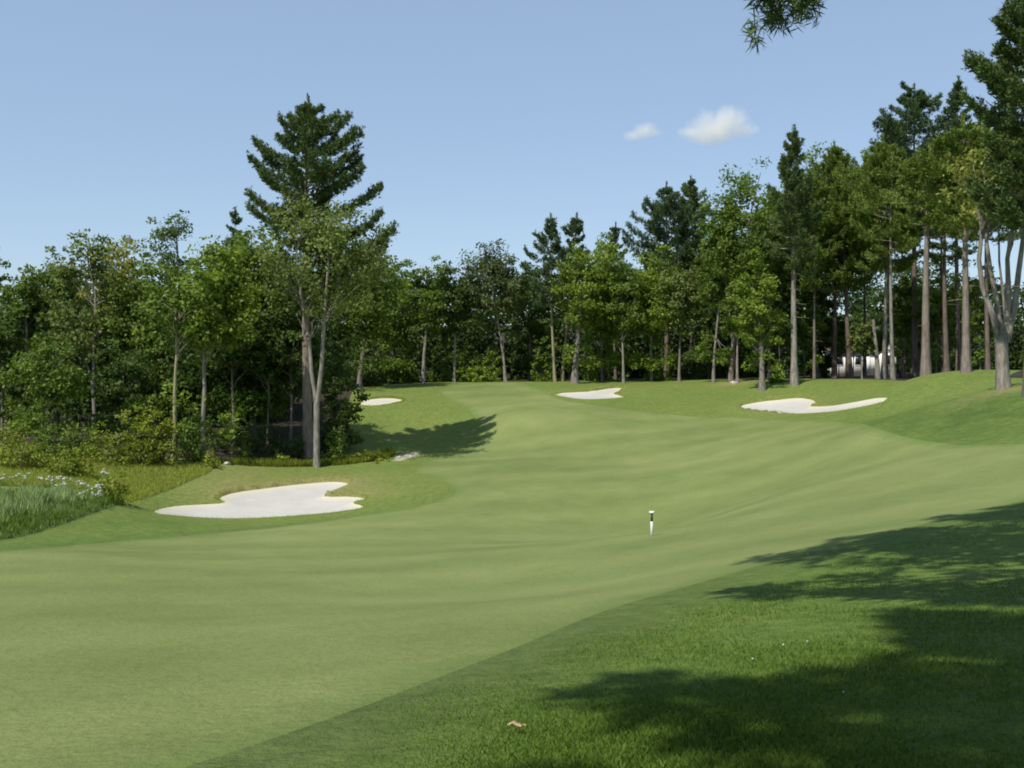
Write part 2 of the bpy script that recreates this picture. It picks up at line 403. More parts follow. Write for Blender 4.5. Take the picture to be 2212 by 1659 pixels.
def clumps(centres, radii, per, size, rng, flat=.7, out_c=None):
    n = len(centres); tot = n * per
    D = norm(rng.normal(size=(n, per, 3))) * (rng.uniform(0, 1, (n, per, 1)) ** .45)
    D[..., 2] *= flat
    P = (centres[:, None] + D * radii[:, None, None]).reshape(-1, 3)
    out = None
    if out_c is not None: out = .8 * norm(P - out_c)
    V, Fq = leaf_quads(P, size, rng, .25, out)
    t = np.repeat(rng.normal(.5, .17, n), per) + rng.normal(0, .14, tot)
    return V, Fq, np.repeat(np.clip(t, 0, 1), 4)

def limb(a, b, rng, sag=0.1, n=5):
    t = np.linspace(0, 1, n)[:, None]; L = np.linalg.norm(b - a)
    P = a + (b - a) * t; P[:, 2] += sag * L * (np.sin(np.pi * t[:, 0]) * .6)
    P[1:-1] += rng.normal(0, .035 * L, (n - 2, 3)); return P

def w2(x, Y): return (x - PW / 2) / F * Y
def zt(y, Y): return EYE + (HOR - y) / F * Y

def broadleaf(name, label, x, Y, top, cb, w, leaf, bark, dia, xt=None, dens=1.0, seed=None, lean_base=None, group=None, leafsize=.30, stems=None, cat='tree', low=.0, gaps=.22, fork=None):
    rng = np.random.default_rng(seed if seed is not None else int(x * 7 + Y * 13) % 99991)
    X = w2(x, Y); z0 = T(X, Y) - .12
    root = empty(name, (X, Y, z0)); tag(root, label, cat, group)
    Xt = w2(xt if xt is not None else x, Y) - X
    H = zt(top, Y) - z0; hb = max(zt(cb, Y) - z0, .08 * H); Rw = w / F * Y / 2
    c = np.array([Xt * .8, 0, (H + hb) / 2]); ax = np.array([Rw, Rw * rng.uniform(.85, 1.0), (H - hb) / 2])
    paths = []
    n = 9; t = np.linspace(0, 1, n); hh = H * .93 * t
    if fork: hh = (zt(fork, Y) - z0) * t
    wob = np.cumsum(rng.normal(0, .012 * H, n)); wob -= wob[0]; wob2 = np.cumsum(rng.normal(0, .012 * H, n)); wob2 -= wob2[0]
    P = np.stack([Xt * t ** 1.3 + wob * t, wob2 * t, hh], 1)
    if fork: P[:, 0] = (w2(stems[0][1][0][0], Y) - X) * t; P[:, 1] = 0
    r = dia / 2 * (1 - (.15 if fork else .86) * t) * (1 + (.22 if fork else .4) * np.exp(-hh / (dia * .8)))
    paths.append((P, r))
    for s in (stems or []):                                       # extra stems given as picture points
        Q = np.array([[w2(q[0], Y) - X, rng.normal(0, .1), zt(q[1], Y) - z0] for q in s[1]]); paths.append((Q, np.linspace(s[0] / 2, s[0] * .22, len(Q))))
    # irregular crown surface
    ph = rng.uniform(0, 6.28, 6); 
    def rmod(u):
        th = np.arctan2(u[:, 1], u[:, 0]); el = u[:, 2]
        return 1 + .16 * np.sin(2 * th + ph[0] + 2.5 * el) + .13 * np.sin(3 * th + ph[1] - 4 * el) + .10 * np.sin(5 * th + ph[2] + 6 * el + ph[3]) 
    area = 4 * np.pi * ((ax[0] * ax[1] + ax[0] * ax[2] * 2) / 3)
    nc = int(np.clip(area * 1.55 * dens, 90, 760))
    u = norm(rng.normal(size=(nc, 3))); u = norm(u + np.array([0, 0, .12]))
    rr = rmod(u) * rng.uniform(.12, 1, nc) ** .40
    shape = np.where(u[:, 2] < 0, 1 - .25 * np.abs(u[:, 2]), 1.0)
    C = c + u * ax * (rr * shape)[:, None]
    # drop whole sectors of clumps so that the background shows through
    gd = norm(rng.normal(size=(7, 3)))
    keep = np.ones(nc, bool)
    for g in gd: keep &= ~(((u @ g) > 1 - gaps * .28) & (rng.uniform(size=nc) < .85))
    C = C[keep]; nc = len(C)
    if low > 0:                                                   # foliage skirts lower on the trunk
        m_ = int(nc * low); a = rng.uniform(0, 6.28, m_); q = rng.uniform(.25, 1, m_) ** .5
        C = np.vstack([C, np.stack([np.cos(a) * Rw * .75 * q + Xt * .3, np.sin(a) * Rw * .75 * q, rng.uniform(.12 * H, max(hb, .2 * H), m_)], 1)])
        nc = len(C)
    rad_ = rng.uniform(.5, 1.2, nc) * np.clip(Rw / 3.0, .6, 1.15)
    sel = rng.permutation(nc)[:min(nc, 34)]
    for i_ in sel:                                                # limbs to some of the clumps
        e = C[i_]; hs = np.clip(e[2] - rng.uniform(.15, .5) * np.hypot(e[0], e[1]) - rng.uniform(.3, 1.5), hb * .75, H * .85)
        k_ = hs / (H * .93)
        if fork:
            S = np.concatenate([q_[0] for q_ in paths[1:1 + len(stems)]]); S = S[S[:, 2] < max(hs, S[:, 2].min() + .5)]; a0 = S[np.argmin(((S - e) ** 2).sum(1))].copy(); k_ = max(k_, .5)
        else: a0 = np.array([np.interp(k_, t, P[:, 0]), np.interp(k_, t, P[:, 1]), hs])
        rb = max(.02, dia * .16 * (1 - .8 * k_)); paths.append((limb(a0, e, rng), np.linspace(rb, .012, 5)))
    V, Q = tubes(paths, 6 if Y > 40 else 10); mesh_np('trunk', V, Q, BARK[bark], root, smooth=True)
    V, Q, tn = clumps(C, rad_, int(38 * min(dens, 1.15) + 8), leafsize, rng, .62, c)
    mesh_np('crown', V, Q, LEAF[leaf], root, tn)
    return root

def needle_tufts(C, D, size, rng, per=7, wid=.2):
    """tufts of needle sprays at C pointing along D"""
    n = len(C); d = norm(D[:, None] * 1.0 + rng.normal(0, .62, (n, per, 3)) + np.array([0, 0, .35])).reshape(-1, 3)
    b = np.repeat(C, per, 0) + rng.normal(0, size * .22, (n * per, 3)); s = (size * rng.uniform(.6, 1.3, n * per))[:, None]
    sd = norm(np.cross(d, rng.normal(size=(n * per, 3))))
    V = np.stack([b - sd * s * wid * .35, b + d * s * .55 - sd * s * wid * .5 , b + d * s, b + d * s * .5 + sd * s * wid * .5], 1)
    tn = np.repeat(np.clip(np.repeat(rng.normal(.5, .16, n), per) + rng.normal(0, .12, n * per), 0, 1), 4)
    return V.reshape(-1, 3), np.arange(n * per * 4).reshape(-1, 4), tn

def pine_branch(a, e, rng, rb, tuft, dens, acc, paths, spread=.26, bare=.25, droop=0.06):
    L = np.linalg.norm(e - a); n = 6; t = np.linspace(0, 1, n)
    P = a + (e - a) * t[:, None]; P[:, 2] += -droop * L * np.sin(np.pi * t) + .16 * L * t ** 3; P[1:-1] += rng.normal(0, .02 * L, (n - 2, 3))
    paths.append((P, np.linspace(rb, .012, n)))
    m_ = max(6, int(L * dens)); q = bare + (1 - bare) * rng.uniform(0, 1, m_) ** .8
    base = np.stack([np.interp(q, t, P[:, k_]) for k_ in range(3)], 1)
    ax = norm(e - a); side = norm(np.cross(ax, np.array([0, 0, 1.])))
    lat = rng.uniform(-1, 1, m_) * spread * L * (1.12 - q) * 1.1 + rng.normal(0, .07, m_)
    C = base + side * lat[:, None] + ax * (np.abs(lat) * .5)[:, None] + np.array([0, 0, 1.]) * (rng.normal(.05, .05 * min(L, 3) + .03, m_))[:, None]
    acc[0].append(C); acc[1].append(norm(ax + side * np.sign(lat)[:, None] * .6 + np.array([0, 0, .25])))

def conifer(name, label, x, Y, top, cb, w, leaf, bark, dia, xt=None, dens=1.0, seed=None, group=None, tips=None, prof='pine', tuft=.23, step=1.05, lowstubs=True, irregular=.45):
    rng = np.random.default_rng(seed if seed is not None else int(x * 5 + Y * 17) % 99991)
    X = w2(x, Y); z0 = T(X, Y) - .12
    root = empty(name, (X, Y, z0)); tag(root, label, 'tree', group)
    Xt = w2(xt if xt is not None else x, Y) - X
    H = zt(top, Y) - z0; hb = max(zt(cb, Y) - z0, .06 * H); R = w / F * Y / 2
    t = np.linspace(0, 1, 10)
    bend = rng.normal(0, .008 * H, 2)
    P = np.stack([Xt * t + bend[0] * np.sin(3 * t), bend[1] * np.sin(3 * t), H * t * .985], 1)
    r = dia / 2 * (1 - .93 * t ** 1.1) * (1 + .35 * np.exp(-H * t / (dia * 1.2)))
    paths = [(P, r)]; acc = ([], [])
    on = lambda h: np.array([np.interp(h / H, t, P[:, 0]), np.interp(h / H, t, P[:, 1]), h])
    h = H - 1.1; az0 = rng.uniform(0, 6.28); sect = rng.uniform(.7, 1.15, 8)
    while h > hb:
        k_ = (H - h) / (H - hb)
        if prof == 'pine': ln = R * np.interp(k_, [0, .1, .35, .7, 1], [.05, .26, .70, 1.0, .8])
        elif prof == 'spruce': ln = R * np.interp(k_, [0, .5, 1], [.06, .6, 1.0])
        else: ln = R * np.interp(k_, [0, .08, .3, .7, 1], [.06, .40, .9, 1.0, .75])
        for q in range(rng.integers(4, 7)):
            az = az0 + q * 1.15 + rng.normal(0, .25)
            L = max(.35, ln * rng.uniform(1 - irregular * 1.3, 1 + irregular * .55) * sect[int(az / .785) % 8])
            el = np.interp(k_, [0, .25, .7, 1], [1.05, .55, .22, .02]) + rng.normal(0, .08)
            a = on(h + rng.normal(0, .12)); e = a + L * np.array([math.cos(az) * math.cos(el), math.sin(az) * math.cos(el), math.sin(el)]); e[2] = min(e[2], H - .55 - .85 * math.hypot(e[0] - a[0], e[1]))
            pine_branch(a, e, rng, max(.02, dia * .09 * (.4 + k_)), tuft, 31 * dens, acc, paths, bare=.1 if k_ < .3 else .2, spread=.30)
        az0 += 2.4; h -= step * rng.uniform(.55, 1.0) * np.interp(k_, [0, .3, 1], [.6, .9, 1.15])
    acc[0].append(np.stack([np.zeros(14) + Xt, np.zeros(14), H - np.linspace(.15, 1.3, 14)], 1)); acc[1].append(np.tile([[0, 0, 1.6]], (14, 1)))
    for (tx, ty, dy) in (tips or []):                             # outer limbs with known reach
        e = np.array([w2(tx, Y) - X, dy, zt(ty, Y) - z0]); rise = .28 * abs(e[0])
        hs = min(e[2] - rise, H * .98); a = on(max(hs, hb * .7))
        for s_ in range(2):
            pine_branch(a, e + rng.normal(0, .12, 3) * s_, rng, dia * .1, tuft, 34 * dens, acc, paths, .18, .14)
    if lowstubs:
        for _ in range(rng.integers(3, 9)):                       # dead stubs below the crown
            hh = rng.uniform(.35, .98) * hb; az = rng.uniform(0, 6.28); L = rng.uniform(.4, 1.5); a = on(hh)
            paths.append((limb(a, a + L * np.array([math.cos(az), math.sin(az), -.1]), rng, 0, 3), np.array([.03, .02, .008])))
    V, Q = tubes(paths, 6 if Y > 40 else 10); mesh_np('trunk', V, Q, BARK[bark], root, smooth=True)
    V, Q, tn = needle_tufts(np.concatenate(acc[0]), np.concatenate(acc[1]), tuft, rng, 10, .30)
    mesh_np('crown', V, Q, LEAF[leaf], root, tn)
    return root

def shrub(label, x, Y, w, h, leaf, name='shrub', group=None, leafsize=.17, dens=1.0):
    rng = np.random.default_rng(int(x * 3 + Y * 29) % 99991)
    X = w2(x, Y); z0 = T(X, Y) - .05; root = empty(name, (X, Y, z0)); tag(root, label, 'shrub', group)
    R = w / F * Y / 2; H = h / F * Y
    nc = int(np.clip(R * H * 20 * dens, 18, 170)); u = norm(rng.normal(size=(nc, 3))); u[:, 2] = np.abs(u[:, 2])
    lob = 1 + .22 * np.sin(3 * np.arctan2(u[:, 1], u[:, 0]) + rng.uniform(0, 6)) + .18 * rng.normal(size=nc)
    C = u * np.array([R, R * .85, H]) * (lob * rng.uniform(.25, 1, nc) ** .4)[:, None] * .88; C[:, 2] = np.maximum(C[:, 2], .1)
    paths = []
    for i_ in range(min(nc, 16)):
        a = np.array([rng.normal(0, .12 * R), rng.normal(0, .12 * R), 0]); paths.append((limb(a, C[i_], rng, .1, 4), np.array([.025, .02, .014, .006])))
    V, Q = tubes(paths, 5); mesh_np('stems', V, Q, BARK['brown'], root)
    V, Q, tn = clumps(C, rng.uniform(.22, .5, nc) * min(1, max(.5, H / 1.6)), 26, leafsize, rng, .8, np.array([0, 0, H * .3])); mesh_np('foliage', V, Q, LEAF[leaf], root, tn)
    return root

exec_trees = True
# ------------------------------------------------------------------ trees, left side
B, Pn = broadleaf, conifer
GL, GC, GR = 'trees along the left wood edge', 'trees along the far wood edge', 'trees along the right wood edge'
# the tall pine that stands out of the left wood
Pn('pine_tree', 'tallest dark pine rising far above the left wood, behind the twin stemmed tree', 667, 69, 205, 660, 225, 'pine', 'red', .75, xt=666, dens=1.0, seed=5, group=GL, tuft=.21, irregular=.55, step=.95,
   tips=[(644,238,.2),(622,254,.5),(612,273,-.8),(614,292,.6),(602,311,-.6),(549,323,.2),(544,367,-.6),(529,435,.4),(540,470,-.5),(692,236,.2),(728,256,.4),(755,271,-.4),(772,297,.5),(772,314,-1.2),(774,343,.3),
         (772,358,1),(787,390,-.5),(821,430,.3),(826,487,-.4),(855,522,.5),(835,560,-.8),(560,345,1.2),(575,400,-1.5),(760,410,-1.6)])
B('maple_tree', 'pale trunked tree forking low into two tall stems, front of the left wood', 684, 66, 438, 715, 285, 'sage', 'pale', .46, xt=690, dens=.85, seed=21, group=GL, gaps=.5, leafsize=.25, fork=868,
  stems=[(.30, [(684,880),(672,800),(668,735),(660,690),(652,655),(645,600),(640,540)]), (.32, [(684,880),(694,790),(700,700),(704,640),(710,560),(716,490)]), (.14, [(668,735),(650,700),(640,680)]), (.16, [(700,700),(730,640),(775,590)])])
B('broadleaf_tree', 'straight bare pale yellow trunk under a green crown, left of the large bunker', 376, 63, 600, 752, 160, 'mid', 'yellow', .34, xt=398, group=GL)
B('broadleaf_tree', 'bright green leafy tree on a slim grey trunk, behind the large bunker', 435, 64, 520, 800, 190, 'bright', 'pale', .34, xt=462, group=GL, low=.05)
B('broadleaf_tree', 'ragged bluish tree whose broken top stands above the left wood', 384, 84, 446, 640, 150, 'blue', 'grey', .5, dens=.75, group=GL, gaps=.9, leafsize=.28)
B('broadleaf_tree', 'thin crowned greyish tree with bare twiggy top in the left wood', 206, 76, 512, 800, 150, 'olive', 'pale', .32, xt=186, dens=.85, group=GL, gaps=.6, stems=[(.16, [(206,860),(190,800),(180,755),(172,740)]), (.10, [(195,640),(175,570),(160,520)]), (.10, [(192,600),(200,540),(205,505)]), (.08,[(192,600),(188,540),(180,500)])])
B('broadleaf_tree', 'pale olive crowned tree right of the twiggy one in the left wood', 268, 80, 528, 860, 150, 'olivelight', 'grey', .4, xt=262, group=GL)
B('broadleaf_tree', 'dark green tree second from the left edge of the photo', 58, 82, 564, 880, 130, 'mid', 'grey', .4, group=GL, low=.2)
B('broadleaf_tree', 'mid green tree just left of the twiggy greyish one', 122, 84, 556, 860, 130, 'olive', 'grey', .4, group=GL, low=.15)
Pn('spruce_tree', 'dark spruce cut by the left edge of the photo', -14, 84, 512, 900, 95, 'pineblue', 'brown', .5, group=GL, prof='spruce')
Pn('pine_tree', 'small bluish pine tip showing left of the tallest pine', 508, 92, 446, 640, 75, 'pineblue', 'brown', .35, group=GL)
B('broadleaf_tree', 'rounded yellow green tree at the left foot of the tallest pine', 545, 73, 478, 850, 190, 'mid', 'grey', .5, xt=540, group=GL, low=.25)
B('broadleaf_tree', 'low leafy tree with thin white stem above the left shrubs', 86, 66, 745, 885, 165, 'mid', 'pale', .15, xt=120, group=GL, low=.3, leafsize=.26)
B('broadleaf_tree', 'dim dark tree behind the bright leafy tree on the left', 335, 77, 572, 880, 170, 'mid', 'grey', .4, group=GL, low=.25)
B('broadleaf_tree', 'broad dark tree on the right shoulder of the left wood', 775, 96, 556, 760, 150, 'mid', 'grey', .5, xt=800, group=GL, low=.05)
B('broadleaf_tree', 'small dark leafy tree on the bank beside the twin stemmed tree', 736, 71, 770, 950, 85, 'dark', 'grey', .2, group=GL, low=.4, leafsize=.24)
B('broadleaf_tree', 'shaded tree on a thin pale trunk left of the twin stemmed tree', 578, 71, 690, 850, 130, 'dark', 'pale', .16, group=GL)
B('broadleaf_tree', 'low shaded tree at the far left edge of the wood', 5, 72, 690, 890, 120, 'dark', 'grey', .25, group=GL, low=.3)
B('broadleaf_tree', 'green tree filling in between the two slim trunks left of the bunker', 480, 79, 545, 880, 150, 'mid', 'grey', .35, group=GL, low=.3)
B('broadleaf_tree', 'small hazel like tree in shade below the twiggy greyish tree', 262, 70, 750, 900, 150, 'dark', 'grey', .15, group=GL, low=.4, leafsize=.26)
# far edge beyond the crest
B('broadleaf_tree', 'green tree at the right end of the left wood, above the smallest bunker', 850, 106, 572, 790, 105, 'mid', 'grey', .4, group=GC, low=.3)
B('broadleaf_tree', 'light green tree with short pale trunk on the crest', 914, 104, 562, 750, 100, 'mid', 'pale', .45, xt=925, group=GC)
B('broadleaf_tree', 'dark tree with straight pale trunk right of the light green one', 981, 105, 572, 745, 95, 'dark', 'pale', .36, group=GC)
B('broadleaf_tree', 'broad grey green tree on a leaning trunk in the centre of the far edge', 1092, 105, 540, 715, 135, 'greydark', 'pale', .36, xt=1052, group=GC, stems=[(.2,[(1085,760),(1074,690),(1066,610)])])
B('broadleaf_tree', 'dark narrow tree left of the pair of spiky pines', 1145, 111, 563, 790, 95, 'dark', 'grey', .4, group=GC, low=.3)
Pn('pine_tree', 'left one of the pair of spiky pines at the centre', 1199, 104, 460, 680, 115, 'pineblue', 'yellow', .36, xt=1190, group=GC)
Pn('pine_tree', 'right one of the pair of spiky pines at the centre', 1214, 107, 459, 660, 120, 'pineblue', 'yellow', .38, xt=1246, group=GC)
B('broadleaf_tree', 'bright green tree with a thick grey trunk just right of the spiky pines', 1241, 101, 535, 745, 115, 'bright', 'grey', .75, xt=1272, group=GC, low=.08)
B('broadleaf_tree', 'tall yellow green tree right of the thick grey trunk', 1300, 105, 515, 775, 115, 'bright', 'grey', .35, group=GC, low=.1)
Pn('pine_tree', 'small pine tip peeping over the yellow green trees', 1330, 120, 480, 620, 75, 'pineblue', 'brown', .35, group=GC)
B('broadleaf_tree', 'leafy tree on a curved white trunk behind the middle bunker', 1347, 101, 560, 745, 110, 'mid', 'pale', .3, xt=1338, group=GC)
B('broadleaf_tree', 'full bright green tree hanging low right of the curved white trunk', 1408, 103, 545, 775, 130, 'bright', 'grey', .3, group=GC, low=.12)
Pn('pine_tree', 'broad dark layered pine, left one of the two behind the far green trees', 1440, 113, 392, 640, 185, 'pineblue', 'brown', .6, group=GC, irregular=.4)
Pn('pine_tree', 'dark layered pine, right one of the two behind the far green trees', 1492, 116, 379, 620, 140, 'pine', 'brown', .6, group=GC)
B('broadleaf_tree', 'olive tree with layered boughs below the two dark layered pines', 1467, 101, 575, 735, 115, 'olive', 'grey', .3, xt=1480, group=GC)
B('broadleaf_tree', 'leafy tree on a slim bare white trunk at the left of the right wood', 1541, 97, 440, 700, 110, 'mid', 'pale', .3, xt=1560, group=GR, low=.08)
B('broadleaf_tree', 'tallest rounded leafy tree with airy top in the right wood', 1578, 96, 340, 650, 155, 'mid', 'red', .45, xt=1612, group=GR, gaps=.6, stems=[(.22,[(1590,800),(1578,700),(1568,600),(1565,520)])])
B('broadleaf_tree', 'leafy sapling on a short white trunk between brown trunks', 1593, 94, 610, 745, 85, 'mid', 'pale', .28, group=GR)
B('broadleaf_tree', 'short bright leafy tree on a stout grey trunk before the right wood', 1646, 87, 560, 765, 105, 'bright', 'grey', .55, xt=1642, group=GR, low=.06)
Pn('pine_tree', 'tall narrow spiky pine on a straight bare grey trunk, above the long bunker', 1716, 87, 270, 605, 130, 'pine', 'pale', .62, group=GR)
Pn('pine_tree', 'slim pine on a thin pole right of the straight bare grey trunk', 1759, 98, 372, 640, 150, 'pinelight', 'grey', .3, group=GR)
Pn('pine_tree', 'light green pine with pointed top right of the tall narrow one', 1802, 101, 304, 640, 190, 'pinelight', 'brown', .5, group=GR)
Pn('pine_tree', 'light pine with dark leaning trunk in front of the white house', 1836, 99, 350, 620, 170, 'pinelight', 'brown', .55, xt=1815, group=GR)
Pn('pine_tree', 'olive pine with pointed top on a pale trunk right of the white house', 1908, 93, 290, 580, 200, 'pinelight', 'pale', .42, group=GR, prof='round')
Pn('pine_tree', 'pine on the tallest thin straight grey trunk right of the house', 1929, 89, 330, 545, 170, 'pinelight', 'pale', .4, group=GR)
Pn('pine_tree', 'dark wide armed pine towering behind the olive ones on the right', 1975, 100, 180, 520, 190, 'pineblue', 'brown', .7, group=GR, prof='round', irregular=.5, tips=[(1903,268,.4),(1912,290,-.6),(2035,215,.5),(1950,190,.1)])
Pn('pine_tree', 'pine on a stout brown trunk with sky gaps beside it, right side', 2000, 69, 310, 495, 190, 'pinelight', 'red', .62, xt=2010, group=GR, prof='round')
Pn('pine_tree', 'thin topped pine showing above the pale feathery tree', 2071, 96, 164, 440, 85, 'pineblue', 'brown', .5, group=GR)
Pn('pine_tree', 'pale feathery crowned pine on a straight grey trunk beside the many stemmed tree', 2087, 65, 245, 500, 215, 'pinelight', 'red', .55, xt=2080, group=GR, prof='round', dens=1.0)
Pn('pine_tree', 'deep shaded pine between the two stout brown trunks', 2046, 92, 340, 560, 130, 'pine', 'brown', .55, group=GR)
B('maple_tree', 'many stemmed pale grey tree rising from one thick base at the right', 2168, 50, 290, 500, 230, 'olivelight', 'pale', .66, xt=2165, group=GR, dens=.9, gaps=.5, leafsize=.24, fork=700,
  stems=[(.32,[(2160,740),(2140,680),(2122,620),(2117,560),(2120,500),(2112,430)]), (.30,[(2165,730),(2152,640),(2138,580),(2130,520),(2140,440)]), (.34,[(2172,740),(2178,640),(2176,560),(2190,460)]), (.36,[(2174,740),(2192,660),(2200,590),(2212,500),(2220,430)])])
Pn('pine_tree', 'huge pine at the right edge, its top cut off by the photo', 2236, 46, -140, 500, 300, 'pine', 'red', .85, group=GR, tuft=.21, dens=1.2, irregular=.4,
   tips=[(2095,150,.3),(2150,70,-.4),(2104,178,-.8),(2160,110,.4),(2185,25,.2),(2120,330,-.5),(2110,440,.3),(2140,470,-1)])
Pn('pine_tree', 'pine standing out of the photo beyond its right edge', 2345, 56, 40, 420, 220, 'pine', 'red', .8, group=GR)
Pn('pine_tree', 'second pine standing beyond the right edge of the photo', 2480, 60, 20, 430, 220, 'pinelight', 'red', .8, group=GR)
B('broadleaf_tree', 'sunlit green sapling deep in the right wood right of the white house', 1985, 116, 640, 790, 85, 'bright', 'grey', .2, group=GR, low=.2)
B('broadleaf_tree', 'sunlit yellow green sapling deep between the two stout brown trunks', 2050, 112, 640, 770, 75, 'bright', 'grey', .2, group=GR, low=.2)
B('broadleaf_tree', 'dim young tree left of the white house', 1770, 108, 600, 800, 90, 'dark', 'grey', .25, group=GR, low=.3)
B('broadleaf_tree', 'dim young tree behind the stout grey trunk', 1680, 106, 560, 800, 100, 'dark', 'grey', .25, group=GR, low=.3)
B('broadleaf_tree', 'dark tree behind the slim bare white trunk', 1530, 112, 520, 790, 110, 'dark', 'grey', .3, group=GR, low=.3)
B('broadleaf_tree', 'twig thin sapling leaning over beside the white house', 1862, 92, 690, 780, 45, 'olive', 'pale', .16, dens=.5, group=GR)
Pn('pine_tree', 'olive pine filling in left of the tall narrow spiky pine', 1672, 108, 405, 640, 150, 'pinelight', 'brown', .4, group=GR)
Pn('pine_tree', 'olive pine behind the gap over the white house', 1868, 112, 345, 600, 160, 'pinelight', 'brown', .4, group=GR)
Pn('pine_tree', 'bushy olive pine behind the thin straight grey trunk', 1948, 108, 325, 540, 170, 'pinelight', 'brown', .4, group=GR, prof='round')
Pn('pine_tree', 'bushy pine behind the stout brown trunks', 2035, 106, 300, 500, 180, 'pinelight', 'brown', .4, group=GR, prof='round')
Pn('pine_tree', 'pine filling in behind the many stemmed pale grey tree', 2135, 84, 270, 520, 200, 'pinelight', 'brown', .45, group=GR, prof='round')
B('broadleaf_tree', 'leafy tree between the airy topped tree and the tall narrow pine', 1662, 100, 430, 690, 120, 'mid', 'grey', .35, group=GR, low=.1)
B('broadleaf_tree', 'dark tree added over the black interior to shade it, left of the twin stemmed tree', 628, 71, 640, 850, 130, 'dark', 'grey', .25, group=GL)  # added, with the next one, to shade the wood floor below
B('broadleaf_tree', 'dark tree added over the black interior to shade it, right of the bright leafy tree', 505, 70, 640, 850, 140, 'dark', 'grey', .25, group=GL)
for lab, x, Y, tp, cb, wd, lf in [
 ('full green tree between the light pointed pine and the tall narrow pine', 1765, 104, 345, 640, 150, 'mid'), ('full green tree behind the dark leaning pine trunk', 1830, 105, 360, 640, 150, 'mid'),
 ('leafy tree high behind the pale pine trunk right of the house', 1915, 112, 360, 580, 170, 'sage'), ('leafy tree high behind the stout brown trunk', 1995, 110, 330, 530, 170, 'mid'),
 ('leafy tree high behind the straight grey trunk at the right', 2085, 98, 290, 500, 190, 'sage'), ('leafy tree behind the right edge pine', 2175, 84, 260, 520, 190, 'mid'),
 ('deep green tree behind the tall narrow spiky pine', 1715, 106, 390, 640, 130, 'mid'), ('young sapling whose leaves hide the left wall of the white house', 1812, 104, 690, 775, 60, 'mid'), ('young sapling whose leaves hide the middle of the white house', 1868, 106, 705, 770, 50, 'mid'), ('thin dark sapling just left of the middle of the white house', 1843, 109, 700, 768, 42, 'dark'), ('thin sapling against the right part of the white house', 1893, 108, 712, 765, 36, 'mid')]:
    B('broadleaf_tree', lab, x, Y, tp, cb, wd, lf, 'grey', .3 if tp < 600 else .12, group=GR, leafsize=.32)
for lab, x, Y, tp, cb, wd, lf in [
 ('half grown tree filling in between the tall narrow pine and its slim neighbour', 1738, 101, 590, 770, 80, 'mid'), ('half grown tree filling in right of the thin straight grey trunk', 1955, 102, 590, 760, 85, 'mid'),
 ('half grown dark tree just left of the stout brown trunk', 2022, 98, 580, 760, 80, 'mid'), ('half grown tree filling in left of the many stemmed tree', 2118, 88, 570, 760, 80, 'mid'), ('half grown tree just right of the short bright leafy tree', 1685, 98, 600, 770, 70, 'dark')]:
    B('broadleaf_tree', lab, x, Y, tp, cb, wd, lf, 'grey', .16, group=GR, leafsize=.3, low=.15)
# leafless snag by the house
def snag(label, x, Y, top, dia, lean):
    rng = np.random.default_rng(3); X = w2(x, Y); z0 = T(X, Y) - .1; H = zt(top, Y) - z0
    root = empty('dead_tree', (X, Y, z0)); tag(root, label, 'tree', GR)
    t = np.linspace(0, 1, 8); P = np.stack([lean * t + .05 * np.sin(5 * t), 0 * t, H * t], 1)
    V, Q = tubes([(P, dia / 2 * (1.25 - .7 * t))], 8); mesh_np('trunk', V, Q, BARK['pale'], root, smooth=True)
    for k in range(5):
        h = rng.uniform(.4, .95); a = np.array([np.interp(h, t, P[:, 0]), 0, H * h]); az = rng.uniform(0, 6.28)
        V, Q = tubes([(limb(a, a + np.array([math.cos(az), math.sin(az), .5]) * rng.uniform(.4, .9), rng, 0, 4), np.array([.05, .035, .02, .008]))], 5); mesh_np('branch', V, Q, BARK['pale'], root)
snag('broken bare pale snag before the white house', 1896, 92, 690, .42, -.35)

